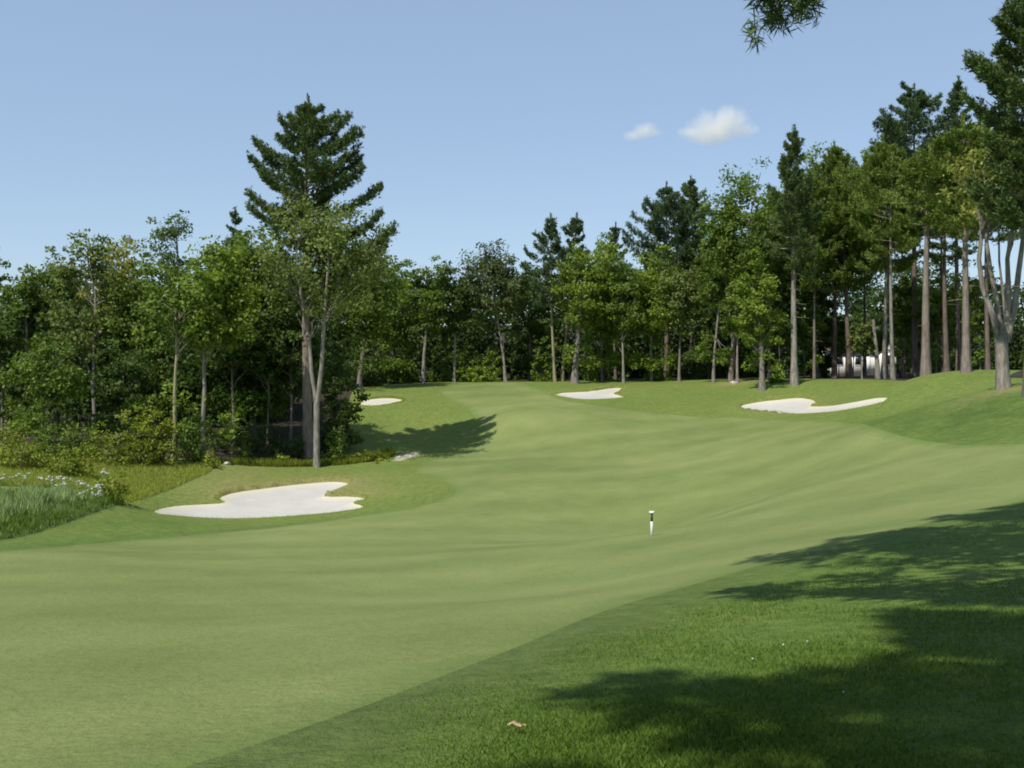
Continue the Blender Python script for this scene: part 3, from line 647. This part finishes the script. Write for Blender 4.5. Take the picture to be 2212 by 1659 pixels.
# ------------------------------------------------------------------ pines around the viewer (they throw the foreground shade; some are added to block sky light)
def near_pine(name, label, X, Y, H, hb, R, dia, seed, limbs=(), leaf='pine', dens=7, nwh=.8, sect=None):
    rng = np.random.default_rng(seed); z0 = T(X, Y) - .1
    root = empty(name, (X, Y, z0)); tag(root, label, 'tree', 'pines around the viewer')
    t = np.linspace(0, 1, 12); P = np.stack([.15 * np.sin(3 * t), .12 * np.sin(4 * t), H * t], 1)
    paths = [(P, dia / 2 * (1 - .92 * t) * (1 + .4 * np.exp(-H * t / .7)))]; acc = ([], [])
    h = H - .5; az0 = rng.uniform(0, 6)
    while h > hb:
        k_ = (H - h) / (H - hb)
        for q in range(rng.integers(3, 6)):
            az = az0 + q * 1.4 + rng.normal(0, .3); L = R * np.interp(k_, [0, .2, .6, 1], [.12, .55, 1, .85]) * rng.uniform(.55, 1.15)
            if sect: L *= sect(az)
            el = np.interp(k_, [0, .3, 1], [.9, .4, .0]) + rng.normal(0, .1); a = np.array([0, 0, h])
            if L > .3: pine_branch(a, a + L * np.array([math.cos(az) * math.cos(el), math.sin(az) * math.cos(el), math.sin(el)]), rng, dia * .1 * (.4 + k_), .3, dens * 3.3, acc, paths, .28, .16)
        az0 += 2.3; h -= nwh * rng.uniform(.7, 1.1)
    V, Q = tubes(paths, 10); mesh_np('trunk', V, Q, BARK['red'], root, smooth=True)
    V, Q, tn = needle_tufts(np.concatenate(acc[0]), np.concatenate(acc[1]), .36, rng, 10, .26); mesh_np('crown', V, Q, LEAF[leaf], root, tn)
    for Yl, knots, plumes in limbs:                                # a long low limb with hanging plumes, given where they are seen
        M = np.array([[w2(px, Yl) - X, Yl - Y, zt(py, Yl) - z0] for px, py in knots]); a = np.array([0, 0, M[0, 2] + 1.2])
        M = np.vstack([a, M]); ps = [(M, np.linspace(.075, .014, len(M)))]; Cn, Dn = [], []
        for px, py, sz in plumes:
            e = np.array([w2(px, Yl) - X, Yl - Y + rng.normal(0, .25), zt(py, Yl) - z0]); k = np.argmin(np.abs(M[1:, 0] - e[0])) + 1
            tw = limb(M[k], e, rng, .15, 6); ps.append((tw, np.linspace(.014, .005, 6)))
            q = rng.uniform(.78, 1, 6); bs = np.stack([np.interp(q, np.linspace(0, 1, 6), tw[:, c_]) for c_ in range(3)], 1)
            Cn.append(bs + rng.normal(0, .04 * sz, (6, 3))); Dn.append(norm(e - M[k] + rng.normal(0, .6, (6, 3)) * np.linalg.norm(e - M[k]) + np.array([0, 0, .1])))
        V, Q = tubes(ps, 8); br = mesh_np('branch', V, Q, BARK['brown'], root, smooth=True)
        V, Q, tn = needle_tufts(np.concatenate(Cn), np.concatenate(Dn), .15, rng, 17, .11); mesh_np('needles', V, Q, LEAF[leaf], br, tn)
near_pine('pine_tree', 'pine just right of the viewer whose drooping limb hangs into the top of the sky', 4.8, 6.0, 23, 7.6, 8.0, .5, 8,
   limbs=[(10.6, [(1900,-170),(1840,-120),(1780,-75),(1700,-55),(1650,-45)], [(1672,78,1),(1668,52,1.2),(1645,66,1),(1700,60,1),(1655,30,1.4),(1632,12,1.2),(1640,-5,1.4),(1672,14,1.4),(1690,28,1.2),(1716,38,1.1),(1735,22,1.1),(1712,8,1.3),(1745,2,1.2),(1772,8,.9),(1782,-4,1)])])
near_pine('pine_tree', 'tall pine standing behind the viewer that shades the foreground corner', -1.1, -3.8, 26, 11.5, 4.9, .7, 9)
near_pine('pine_tree', 'shorter pine close behind the viewer', 1.3, -2.3, 18, 7.0, 4.2, .5, 10)
near_pine('pine_tree', 'pine behind the viewer on the right', 3.0, -1.6, 22, 8, 6.8, .55, 12)

near_pine('pine_tree', 'broad unseen pine added right of the viewer to block sky light', 9.5, -2.5, 22, 6, 5.5, .6, 13)  # these last pines are unseen, added to block sky light
near_pine('pine_tree', 'unseen pine added farther behind the viewer on the right to block sky light', 5.0, -8.5, 24, 7, 5.5, .6, 14)
near_pine('pine_tree', 'unseen pine added beyond the drooping limbed pine to block sky light', 12.5, 5.5, 22, 6, 5.0, .6, 15)
near_pine('pine_tree', 'tallest unseen pine, added well behind the viewer on the left to block sky light', -4.4, -9.4, 28, 12, 5.0, .7, 16)

# ------------------------------------------------------------------ shrubs at the left
GS = 'shrubs below the left wood'
for lab, x, Y, wd, h, lf in [
 ('leafy green shrub at the left edge under the dark spruce', 15, 58, 130, 85, 'shrub'), ('rounded shrub second from the left edge', 92, 59, 95, 70, 'mid'),
 ('shrub in shade right of the thin white stem', 168, 61, 105, 80, 'mid'), ('yellow green shrub halfway along the shrub row', 238, 59, 115, 80, 'shrub'),
 ('tall yellow green shrub left of the pale yellow trunk', 300, 60, 110, 125, 'shrub'), ('tall shrub beside the pale yellow trunk', 350, 61, 75, 145, 'shrub'),
 ('dark bushy shrub between the two slim trunks', 404, 63, 75, 140, 'mid'), ('low bright shrub in front of the left edge row', 45, 54, 150, 70, 'shrub'),
 ('low green shrub above the white flowers', 140, 53, 120, 72, 'shrub'), ('dense olive mound of shrub right of the white flowers', 236, 48.5, 105, 62, 'shrub'),
 ('small green shrub at the foot of the bright leafy tree', 458, 62.5, 48, 42, 'shrub'), ('low scrub left of the twin stemmed trunk', 610, 66.5, 60, 32, 'shrub'),
 ('low dark scrub added to cover the floor in front of the slim grey trunk, right of the small green shrub', 478, 67.5, 60, 44, 'dark'), ('dark scrub added to fill the shade deep behind the slim grey trunk', 430, 70, 110, 75, 'dark'),
 ('dark shrub added to fill the black shade left of the twin stemmed trunk', 640, 69, 70, 60, 'dark'), ('dark shrub added to fill the black shade midway between the slim and the twin trunks', 565, 69.5, 90, 70, 'dark'), ('dark shrub added to fill the black shade just right of the slim grey trunk', 500, 70, 80, 80, 'dark'), ('low shrub added in front of the black shade', 530, 66.8, 60, 34, 'mid'),  # dark shrubs added to fill the black shade inside the wood
 ('scrub on the bank right of the twin stemmed trunk', 728, 68.5, 56, 70, 'mid'), ('grassy green scrub beside the pale sandy scar', 800, 68.5, 90, 26, 'shrub'), ('dark scrub at the bottom of the shaded bank', 720, 72, 70, 110, 'dark')]:
    shrub(lab, x, Y, wd, h, lf, group=GS)
GU = 'undergrowth on the far crest'
for lab, x, Y, wd, h, lf in [
 ('broad bright leafed bush on the crest left of the leaning trunk', 1032, 106, 105, 72, 'bright'), ('bush left of the two thin pine trunks', 1172, 106, 55, 95, 'mid'),
 ('low bush between light green tree and straight trunk', 950, 107, 50, 55, 'mid'), ('low bush right of the curved white trunk', 1420, 104, 60, 30, 'bright'),
 ('bush behind the smallest bunker', 800, 101, 80, 50, 'dark'), ('small bush behind the thick grey trunk', 1290, 106, 60, 35, 'mid'), ('low bush right of the stout grey trunk', 1682, 90, 40, 22, 'bright'),
 ('bush at the left end of the crest', 865, 106, 70, 70, 'mid'), ('shaded bush between the brown trunks and the sapling', 1500, 106, 70, 40, 'dark'), ('bush hiding the left wall of the white house', 1765, 112, 60, 70, 'dark')]:
    shrub(lab, x, Y, wd, h, lf, group=GU, leafsize=.28, dens=.8)

# the wood behind the front trees reads as one dark mass
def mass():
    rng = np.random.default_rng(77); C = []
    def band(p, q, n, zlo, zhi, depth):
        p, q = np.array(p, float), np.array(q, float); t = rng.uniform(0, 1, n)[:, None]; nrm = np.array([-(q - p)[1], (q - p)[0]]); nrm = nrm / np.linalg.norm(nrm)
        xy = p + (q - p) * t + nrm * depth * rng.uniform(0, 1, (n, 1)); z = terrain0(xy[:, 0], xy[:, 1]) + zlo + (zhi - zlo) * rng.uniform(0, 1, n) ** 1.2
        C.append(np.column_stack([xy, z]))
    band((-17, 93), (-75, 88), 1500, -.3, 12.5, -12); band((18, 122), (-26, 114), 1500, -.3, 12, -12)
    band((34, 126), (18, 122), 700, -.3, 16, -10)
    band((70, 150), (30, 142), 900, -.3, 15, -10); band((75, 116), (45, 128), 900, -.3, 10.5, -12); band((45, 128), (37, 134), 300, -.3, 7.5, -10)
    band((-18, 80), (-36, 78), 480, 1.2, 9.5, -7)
    nb = len(np.concatenate(C)); band((-14, 71), (-24, 69.5), 330, 4.0, 8.5, -5)  # front overhang of foliage added to shade the wood floor
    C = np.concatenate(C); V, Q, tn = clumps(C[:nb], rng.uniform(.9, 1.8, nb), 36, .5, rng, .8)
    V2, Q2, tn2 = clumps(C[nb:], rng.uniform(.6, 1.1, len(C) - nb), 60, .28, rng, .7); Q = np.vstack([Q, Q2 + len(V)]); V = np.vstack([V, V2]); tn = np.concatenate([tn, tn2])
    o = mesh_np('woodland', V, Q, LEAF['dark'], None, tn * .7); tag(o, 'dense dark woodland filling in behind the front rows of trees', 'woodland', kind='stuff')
mass()

# ------------------------------------------------------------------ grasses (uncountable)
def blades(name, label, XYp, hgt, wid, leaf, rng, lean=.35, kind='stuff'):
    n = len(XYp); z = terrain(XYp[:, 0], XYp[:, 1]); az = rng.uniform(0, 6.28, n); h = hgt * rng.uniform(.5, 1.25, n)
    s = np.stack([np.cos(az), np.sin(az), 0 * az], 1); a2 = rng.uniform(0, 6.28, n); ln = lean * rng.uniform(.1, 1, n) * h
    b = np.column_stack([XYp, z - .01]); L = np.stack([np.cos(a2) * ln, np.sin(a2) * ln, 0 * ln], 1); up = np.array([0, 0, 1.])
    w_ = (wid * rng.uniform(.6, 1.3, n))[:, None]
    V = np.stack([b - s * w_ / 2, b + s * w_ / 2, b + L * .4 + up * (h * .62)[:, None] + s * w_ * .36, b + L + up * h[:, None]], 1).reshape(-1, 3)
    t = np.repeat(np.clip(rng.normal(.5, .22, n), 0, 1), 4)
    o = mesh_np(name, V, np.arange(4 * n).reshape(-1, 4), LEAF[leaf], None, t); tag(o, label, 'grass', kind=kind); return o
def sample_poly(poly, n, rng):
    lo, hi = poly.min(0), poly.max(0); out = []; tot = 0
    while tot < n:
        p = lo + (hi - lo) * rng.uniform(size=(n * 2, 2)); p = p[sdf(poly, p[:, 0], p[:, 1]) < 0]; out.append(p); tot += len(p)
    return np.concatenate(out)[:n]
rg = np.random.default_rng(5)
u = rg.uniform(0, 1, 420000); r0, r1 = 3.4, 26.0
r = 1 / (1 / r0 - u * (1 / r0 - 1 / r1)); th = rg.uniform(-.62, .62, len(r))
p = np.stack([r * np.sin(th), r * np.cos(th)], 1); d = sdf(FAIR, p[:, 0], p[:, 1]) + rg.normal(0, .12, len(p)); p = p[(d > -.35)]; d = d[d > -.35]
k = np.clip(.15 + (d + .35) / 2.2, 0, 1)
blades('rough_blades', 'blades of rough grass on the slope in the foreground', p, .031 * k * (1 + .35 * np.sin(p[:, 0] * 2.1) * np.sin(p[:, 1] * 1.7)), .0042 * (1 + np.hypot(p[:, 0], p[:, 1]) / 11), 'turf', rg, .75)
MARSH = ground_poly([(-250,1070),(0,1072),(80,1070),(170,1078),(262,1082),(250,1092),(190,1112),(110,1140),(0,1166),(-250,1180)], 3)
p = sample_poly(MARSH, 70000, rg); q = .6 + .4 * np.sin(p[:, 0] * .9) * np.sin(p[:, 1] * .6 + 1)
blades('marsh_grass', 'tall grey green marsh grass at the left edge', p, (.72 * (.35 + .65 * q) * np.clip(.3 - sdf(MARSH, p[:, 0], p[:, 1]) / 2.2, .3, 1) * (1 + .35 * np.sin(p[:, 0] * 4.1 + 2 * np.sin(p[:, 1] * 2.3)))), .016, 'marsh', rg, .3)
blades('marsh_weeds', 'paler yellowish weeds scattered through the marsh grass', sample_poly(MARSH, 15000, rg), .45, .022, 'turf', rg, .45)
MEAD = ground_poly([(-250,995),(0,1000),(200,996),(380,1003),(450,1006),(455,1020),(420,1035),(390,1050),(330,1072),(262,1085),(180,1060),(0,1050),(-250,1040)], 3)
blades('meadow_grass', 'yellow green uncut grass between the left shrubs and the bunker', sample_poly(MEAD, 90000, rg), .24, .016, 'meadow', rg, .45)
EDGEP = ground_poly([(470,1001),(560,1000),(660,1003),(740,998),(810,985),(840,975),(852,978),(840,990),(750,1004),(650,1009),(560,1008)], 3)
blades('weeds', 'ragged uncut weeds along the foot of the left wood', sample_poly(EDGEP, 9000, rg), .38, .026, 'shrub', rg, .45)
RIM = []
for bp in BUNK:                                                   # fescue fringe round the bunker rims
    c = bp.mean(0); nb = len(bp)
    s = rg.integers(0, nb, 3600); t = rg.uniform(0, 1, 3600)[:, None]; p = bp[s - 1] + (bp[s] - bp[s - 1]) * t; p = p + norm(p - c) * rg.uniform(.02, .30, (3600, 1)); p = p[sdf(bp, p[:, 0], p[:, 1]) > .01]
    RIM.append(p[(p[:, 1] > c[1] - .5) | (rg.uniform(size=len(p)) < .25)])
blades('bunker_fringe', 'dry brownish grass fringe round the bunker rims', np.concatenate(RIM), .10, .022, 'meadow', rg, .5)

# white flowering plants in the marsh grass
def simple(name, rgb, rough=.6):
    m, nt, b = new_mat(name); f = noise(nt, 14, 4, .6); c = np.array(rgb)
    nt.links.new(ramp(nt, f, [(.35, tuple(c * .86)), (.65, tuple(np.minimum(c * 1.06, 1)))]), b.inputs['Base Color']); b.inputs['Roughness'].default_value = rough; return m
M_PETAL = simple('white_petals', (.62, .63, .55)); M_WHITE = simple('white_paint', (.82, .82, .76), .45); M_DARKG = simple('dark_green_paint', (.055, .065, .022), .5)
M_DEAD = simple('dead_leaf', (.42, .29, .19)); M_STONE = simple('pale_stone', (.50, .45, .38), .9); M_SIDING = simple('white_siding', (.84, .80, .77)); M_ROOF = simple('brown_shingles', (.17, .135, .11), .9)
M_GLASS = simple('window_glass', (.03, .035, .04), .15); M_TRIM = simple('white_trim', (.8, .78, .74)); M_DOOR = simple('painted_door', (.16, .07, .05)); M_BRICK = simple('chimney_brick', (.25, .12, .09), .9)
WHERE = ['at the left edge', 'near the left edge', 'left of the widest patch', 'in the widest patch', 'right of the widest patch', 'above the dark gap in the reeds', 'just right of the dark gap', 'low in the reeds on a leaning stalk', 'on the right by the olive shrub', 'highest, before the olive shrub', 'lowest on the right']
for (x, y, wd), wh in zip([(2,1052,20),(40,1046,46),(92,1040,36),(118,1036,50),(142,1038,40),(126,1054,26),(172,1044,50),(178,1064,60),(214,1048,24),(228,1022,22),(210,1066,20)], WHERE):
    Y = 47.0 + (1052 - y) * .10; X = w2(x, Y); z = zt(y, Y); zg = T(X, Y); rr = wd / F * Y / 2; Hh = max(z - zg, .45)
    root = empty('flowering_plant', (X, Y, zg)); tag(root, 'white flowering plant among the tall marsh grass, ' + wh, 'flower', 'white flowers in the marsh grass')
    rng = np.random.default_rng(int(x) + 9); k = 9; C = np.stack([rng.uniform(-1, 1, k) * rr, rng.normal(0, .15, k), Hh + rng.normal(0, .06, k) + rng.uniform(-1, 1, k) * rr * .2], 1)
    if 'leaning' in wh: C[:, 2] = Hh + C[:, 0] * .45
    V, Q = tubes([(limb(np.array([rng.normal(0, .1), 0, 0]), c_, rng, 0, 4), np.array([.012, .01, .008, .006])) for c_ in C], 4); mesh_np('stems', V, Q, LEAF['marsh'], root, np.full(len(V), .5))
    V, Q, tn = clumps(C, rng.uniform(.04, .10, k), 16, .075, rng, .5); mesh_np('blossom', V, Q, M_PETAL, root)

# ------------------------------------------------------------------ yardage post on the fairway
def lathe(name, prof, mat, parent, seg=20):
    r = np.array([p[0] for p in prof]); z = np.array([p[1] for p in prof]); a = np.linspace(0, 2 * np.pi, seg, endpoint=False)
    V = np.stack([(r[:, None] * np.cos(a)).ravel(), (r[:, None] * np.sin(a)).ravel(), np.repeat(z, seg)], 1)
    i = np.arange(len(r) - 1)[:, None] * seg; j = np.arange(seg)[None]; j2 = (j + 1) % seg
    return mesh_np(name, V, np.stack([i + j, i + j2, i + seg + j2, i + seg + j], -1).reshape(-1, 4), mat, parent, smooth=False)
pb = hit([1408], [1158])[0]; post = empty('yardage_post', (pb[0], pb[1], T(pb[0], pb[1]))); s = pb[1] * 54 / F
tag(post, 'thin white yardage post with dark green upper part and flared white cap on the fairway', 'post')
lathe('lower_section', [(0, -.1), (.042, -.1), (.042, s * .57), (.036, s * .585), (0, s * .585)], M_WHITE, post)
lathe('upper_section', [(0, s * .586), (.034, s * .586), (.034, s * .90), (0, s * .90)], M_DARKG, post)
lathe('cap', [(0, s * .901), (.045, s * .901), (.082, s * .945), (.082, s * .975), (.055, s * .995), (0, s)], M_WHITE, post)

# ------------------------------------------------------------------ small things on the grass
def dead_leaf(name, label, x, y, L, seed, group=None, mat=None):
    rng = np.random.default_rng(seed); P = hit([x], [y])[0]; n, m_ = 9, 5
    V = []
    lobes = 1 + .28 * np.sin(np.linspace(0, 9.5, n) + rng.uniform(0, 2))
    for i_, t in enumerate(np.linspace(0, 1, n)):
        hw = .34 * L * (np.sin(np.pi * min(1, t * .96 + .03)) ** .7) * lobes[i_]
        for j_ in np.linspace(-1, 1, m_):
            V.append((L * (t - .5), hw * j_, .02 + .09 * L * np.sin(t * 4 + seed) + .55 * hw * j_ * j_ + .05 * L * rng.normal() * .3))
    V = np.array(V); i_ = np.arange(n - 1)[:, None] * m_; j_ = np.arange(m_ - 1)[None]
    Q = np.stack([i_ + j_, i_ + j_ + 1, i_ + m_ + j_ + 1, i_ + m_ + j_], -1).reshape(-1, 4)
    o = mesh_np(name, V, Q, mat or M_DEAD, None, smooth=True); sm = o.modifiers.new('thickness', 'SOLIDIFY'); sm.thickness = .0015
    o.location = (P[0], P[1], T(P[0], P[1]) + .028); o.rotation_euler = (rng.normal(0, .2), rng.normal(0, .15), rng.uniform(-.5, .5)); tag(o, label, 'leaf', group); return o
dead_leaf('fallen_leaf', 'curled pale brown dead leaf with hole, largest on the foreground grass', 1114, 1587, .058, 2, 'dead leaves on the grass')
dead_leaf('fallen_leaf', 'small dead leaf tip just left of the largest brown leaf', 1102, 1586, .03, 4, 'dead leaves on the grass')
dead_leaf('fallen_leaf', 'tiny pale leaf scrap just right of the largest brown leaf', 1131, 1588, .022, 6, 'dead leaves on the grass')
def clover(label, x, y, r, seed):
    rng = np.random.default_rng(seed); P = hit([x], [y])[0]; root = empty('clover_flower', (P[0], P[1], T(P[0], P[1]))); tag(root, label, 'flower', 'white flower heads in the rough')
    V, Q = tubes([(np.array([[0, 0, 0], [.004, 0, .03], [.002, .003, .055]]), np.array([.0022, .002, .0018]))], 5); mesh_np('stem', V, Q, LEAF['turf'], root, np.full(len(V), .5))
    d_ = norm(rng.normal(size=(60, 3))); V, Q = leaf_quads(np.array([0, 0, .06]) + d_ * r * .75, r * .9, rng, .1, d_ * 2); mesh_np('head', V, Q, M_PETAL, root)
for l_, x, y, r_ in [('white flower head, brightest, beside the foreground tree shadow', 1692, 1411, .008), ('white flower head, small, nearest to the long shadow edge', 1744, 1404, .008), ('white flower head left of the brightest one and nearer', 1626, 1443, .007), ('white flower head deep in the dappled shade', 1822, 1520, .006), ('white flower head by the fairway cut, farthest away', 1745, 1205, .008)]:
    clover(l_, x, y, r_, int(x))
def stone(label, x, y, sz, seed, Y=None):
    P = hit([x], [y])[0]
    import bmesh
    rng = np.random.default_rng(seed); bm = bmesh.new(); bmesh.ops.create_icosphere(bm, subdivisions=2, radius=1)
    for v in bm.verts: v.co = v.co * (1 + .2 * math.sin(3 * v.co.x + seed) + .15 * rng.normal() * .6); v.co.x *= sz; v.co.y *= sz * .7; v.co.z *= sz * .5
    me = bpy.data.meshes.new('rock'); bm.to_mesh(me); bm.free(); me.materials.append(M_STONE); o = bpy.data.objects.new('rock', me); COL.objects.link(o)
    o.location = (P[0], P[1], T(P[0], P[1]) + sz * .2); tag(o, label, 'rock', 'pale rocks at the wood edge')
for l_, x, y, s_ in [('pale rock at the dark wood edge behind the large bunker, left of two', 492, 1003, .28), ('pale rock at the dark wood edge behind the large bunker, right of two', 512, 1001, .3), ('small pale rock on the crest at the foot of the brown leaning trunks', 1586, 829, .35), ('pale rock at the lower end of the sandy scar beside the tree shadow', 862, 990, .2), ('pale rock at the upper end of the sandy scar', 896, 981, .18)]:
    stone(l_, x, y, s_, int(x))

# ------------------------------------------------------------------ white house behind the right wood
def box(x0, x1, y0, y1, z0, z1):
    V = np.array([(x, y, z) for z in (z0, z1) for y in (y0, y1) for x in (x0, x1)], float)
    Q = np.array([(0, 2, 3, 1), (4, 5, 7, 6), (0, 1, 5, 4), (2, 6, 7, 3), (0, 4, 6, 2), (1, 3, 7, 5)]); return V, Q
def joined(name, parts, mat, parent):
    Vs, Qs, o_ = [], [], 0
    for V, Q in parts: Vs.append(V); Qs.append(Q + o_); o_ += len(V)
    return mesh_np(name, np.concatenate(Vs), np.concatenate(Qs), mat, parent)
def house():
    Y = 127; X0 = w2(1792, Y); X1 = w2(1932, Y); cx = (X0 + X1) / 2; W2 = (X1 - X0) / 2; z0 = T(cx, Y) - .2
    root = empty('house', (cx, Y, z0)); tag(root, 'white sided house with brown roof glimpsed through the trunks of the right wood', 'house')
    zl = zt(806, Y) - z0; zh = zt(758, Y) - z0; zr = zt(738, Y) - z0
    m, nt, b = new_mat('clapboard'); tc = nd(nt, 'ShaderNodeTexCoord'); wv = nd(nt, 'ShaderNodeTexWave', wave_type='BANDS', bands_direction='Z', wave_profile='SAW'); wv.inputs['Scale'].default_value = 1.6
    nt.links.new(tc.outputs['Object'], wv.inputs['Vector']); nt.links.new(ramp(nt, wv.outputs['Fac'], [(0, (.74, .71, .68)), (.15, (.83, .80, .77))]), b.inputs['Base Color'])
    gp = np.array([(W2 * .45, -.6, zh), (W2 * 1.0, -.6, zh), (W2 * .725, -.6, zr), (W2 * .45, 0, zh), (W2 * 1.0, 0, zh), (W2 * .725, 0, zr)])
    wl = joined('wall', [box(-W2, W2, 0, 7, 0, zh), box(W2 * .45, W2 * 1.0, -.6, -.002, 0, zh)], m, root)
    mesh_np('gable', gp, np.array([(0, 1, 2), (3, 5, 4)]), m, root)
    zz = zt(744, Y) - z0
    V = np.array([(-W2 - .3, -.4, zh - .1), (W2 * .44, -.4, zh - .1), (W2 * .44, 3.5, zz + .6), (-W2 - .3, 3.5, zz + .6), (W2 + .3, 7.4, zh - .1), (-W2 - .3, 7.4, zh - .1), (W2 + .3, 3.5, zz + .6)])
    V2 = V.copy(); V2[:, 2] += .12
    rf = mesh_np('roof', np.vstack([V, V2, [(W2 * .40, -.9, zh - .1), (W2 * .725, -.9, zr + .08), (W2 * .725, 3.4, zr + .08), (W2 * .40, 3.4, zh - .1), (W2 * 1.06, -.9, zh - .1), (W2 * 1.06, 3.4, zh - .1)]]),
                 np.array([(0, 1, 2, 3), (7, 8, 9, 10), (0, 7, 8, 1), (3, 2, 6, 6)[:4] if False else (3, 5, 4, 6), (14, 15, 16, 17), (18, 19, 16, 15)]), M_ROOF, root)
    joined('chimney', [box(-W2 * .1, W2 * .05, 3.0, 3.8, zz, zz + 1.8)], M_BRICK, rf)
    for (a, b2, yy) in ((-.78, -.6, -.03), (-.2, -.02, -.03), (.62, .82, -.63)):
        f = joined('window', [box(W2 * a - .08, W2 * b2 + .08, yy - .03, yy + .02, zl + .95, zl + 1.03), box(W2 * a - .08, W2 * b2 + .08, yy - .03, yy + .02, zl + 2.2, zl + 2.28), box(W2 * a - .08, W2 * a, yy - .03, yy + .02, zl + 1.03, zl + 2.2), box(W2 * b2, W2 * b2 + .08, yy - .03, yy + .02, zl + 1.03, zl + 2.2)], M_TRIM, root)
        joined('pane', [box(W2 * a, W2 * b2, yy - .01, yy + .02, zl + 1.03, zl + 2.2)], M_GLASS, f)
    joined('door', [box(W2 * .12, W2 * .26, -.05, .02, zl, zl + 2.1)], M_TRIM, root)
house()

# ------------------------------------------------------------------ two small clouds
def cloud(label, pts, Yc, seed):
    import bmesh
    xs = [w2(p[0], Yc) for p in pts]; zs = [zt(p[1], Yc) for p in pts]; c = (sum(xs) / len(xs), Yc, sum(zs) / len(zs))
    bm = bmesh.new()
    from mathutils import Matrix
    for (x, y, r, f) in pts:
        R_ = r / F * Yc
        bmesh.ops.create_icosphere(bm, subdivisions=3, radius=1, matrix=Matrix.Translation((w2(x, Yc) - c[0], 0, zt(y, Yc) - c[2])) @ Matrix.Diagonal((R_, R_ * .9, R_ * f, 1)))
    me = bpy.data.meshes.new('cloud'); bm.to_mesh(me); bm.free(); o = bpy.data.objects.new('cloud', me); COL.objects.link(o); o.location = c
    rm = o.modifiers.new('merge', 'REMESH'); rm.mode = 'VOXEL'; rm.voxel_size = 6.0
    m = bpy.data.materials.new('cloud_vapour_%d' % seed); m.use_nodes = True; nt = m.node_tree; nt.nodes.clear()
    out = nt.nodes.new('ShaderNodeOutputMaterial'); pv = nt.nodes.new('ShaderNodeVolumePrincipled'); pv.inputs['Color'].default_value = (1, .97, .95, 1); pv.inputs['Anisotropy'].default_value = .2
    tc = nd(nt, 'ShaderNodeTexCoord'); f = noise(nt, .017, 6, .62, tc.outputs['Object'])
    # thin out towards the ellipsoid edges
    dens = None
    for (x, y, r, fl) in pts:
        R_ = r / F * Yc
        vs = nd(nt, 'ShaderNodeVectorMath', operation='SUBTRACT'); nt.links.new(tc.outputs['Object'], vs.inputs[0]); vs.inputs[1].default_value = (w2(x, Yc) - c[0], 0, zt(y, Yc) - c[2])
        vm = nd(nt, 'ShaderNodeVectorMath', operation='MULTIPLY'); nt.links.new(vs.outputs[0], vm.inputs[0]); vm.inputs[1].default_value = (1 / R_, 1 / (R_ * .9), 1 / (R_ * fl))
        ln = nd(nt, 'ShaderNodeVectorMath', operation='LENGTH'); nt.links.new(vm.outputs[0], ln.inputs[0])
        k = mth(nt, 'SUBTRACT', 1.0, ln.outputs['Value'])
        dens = k if dens is None else mth(nt, 'SMOOTH_MAX', dens, k, .2)
    dd = mth(nt, 'ADD', dens, mth(nt, 'MULTIPLY', mth(nt, 'SUBTRACT', f, .56), 2.4))
    dd = mth(nt, 'MULTIPLY', mth(nt, 'MAXIMUM', dd, 0.0), CLOUD_D)
    nt.links.new(dd, pv.inputs['Density']); nt.links.new(pv.outputs[0], out.inputs['Volume']); me.materials.append(m)
    tag(o, label, 'cloud', 'small clouds low in the sky'); return o
CLOUD_D = .05
cloud('larger puffy white cloud above the far pines', [(1520,262,44,.75),(1570,262,52,.8),(1545,285,70,.45),(1600,282,42,.5),(1495,285,36,.5)], 1900, 1)
cloud('smaller faint wisp of cloud left of the puffy one', [(1390,283,40,.55),(1368,292,28,.45),(1412,288,26,.4)], 1900, 2)


# ------------------------------------------------------------------ light, sky, camera
sun = bpy.data.lights.new('sun', 'SUN'); so = bpy.data.objects.new('sun', sun); COL.objects.link(so)
sun.energy = 4.6; sun.angle = math.radians(.53); sun.color = (1, .945, .86)
from mathutils import Vector
Ld = Vector((math.sin(SUN_AZ) * math.cos(SUN_EL), math.cos(SUN_AZ) * math.cos(SUN_EL), -math.sin(SUN_EL)))
so.rotation_euler = Ld.to_track_quat('-Z', 'Y').to_euler()
w = bpy.data.worlds.new('World'); scene.world = w; w.use_nodes = True
nt = w.node_tree; bg = nt.nodes['Background']; sk = nt.nodes.new('ShaderNodeTexSky'); sk.sky_type = 'NISHITA'
sk.sun_disc = False; sk.sun_elevation = SUN_EL; sk.sun_rotation = math.pi + SUN_AZ; sk.altitude = 100; sk.air_density = 1.0; sk.dust_density = 0.4; sk.ozone_density = 1.5
nt.links.new(mix(nt, .58, sk.outputs[0], (2.08, 2.78, 3.80)), bg.inputs[0]); bg.inputs[1].default_value = .15
cam = bpy.data.cameras.new('camera'); co = bpy.data.objects.new('camera', cam); COL.objects.link(co)
cam.sensor_width = 36; cam.lens = F / PW * 36; cam.shift_y = (HOR - PH / 2) / PW; cam.clip_end = 6000; cam.clip_start = .05
co.location = (0, 0, EYE); co.rotation_euler = (math.pi / 2, 0, 0); scene.camera = co
scene.view_settings.view_transform = 'Standard'; scene.view_settings.look = 'None'; scene.view_settings.exposure = 0.2; scene.view_settings.gamma = 1
scene.cycles.filter_width = 1.9; scene.cycles.max_bounces = 6; scene.cycles.diffuse_bounces = 3; scene.cycles.glossy_bounces = 2; scene.cycles.transmission_bounces = 4; scene.cycles.volume_bounces = 6
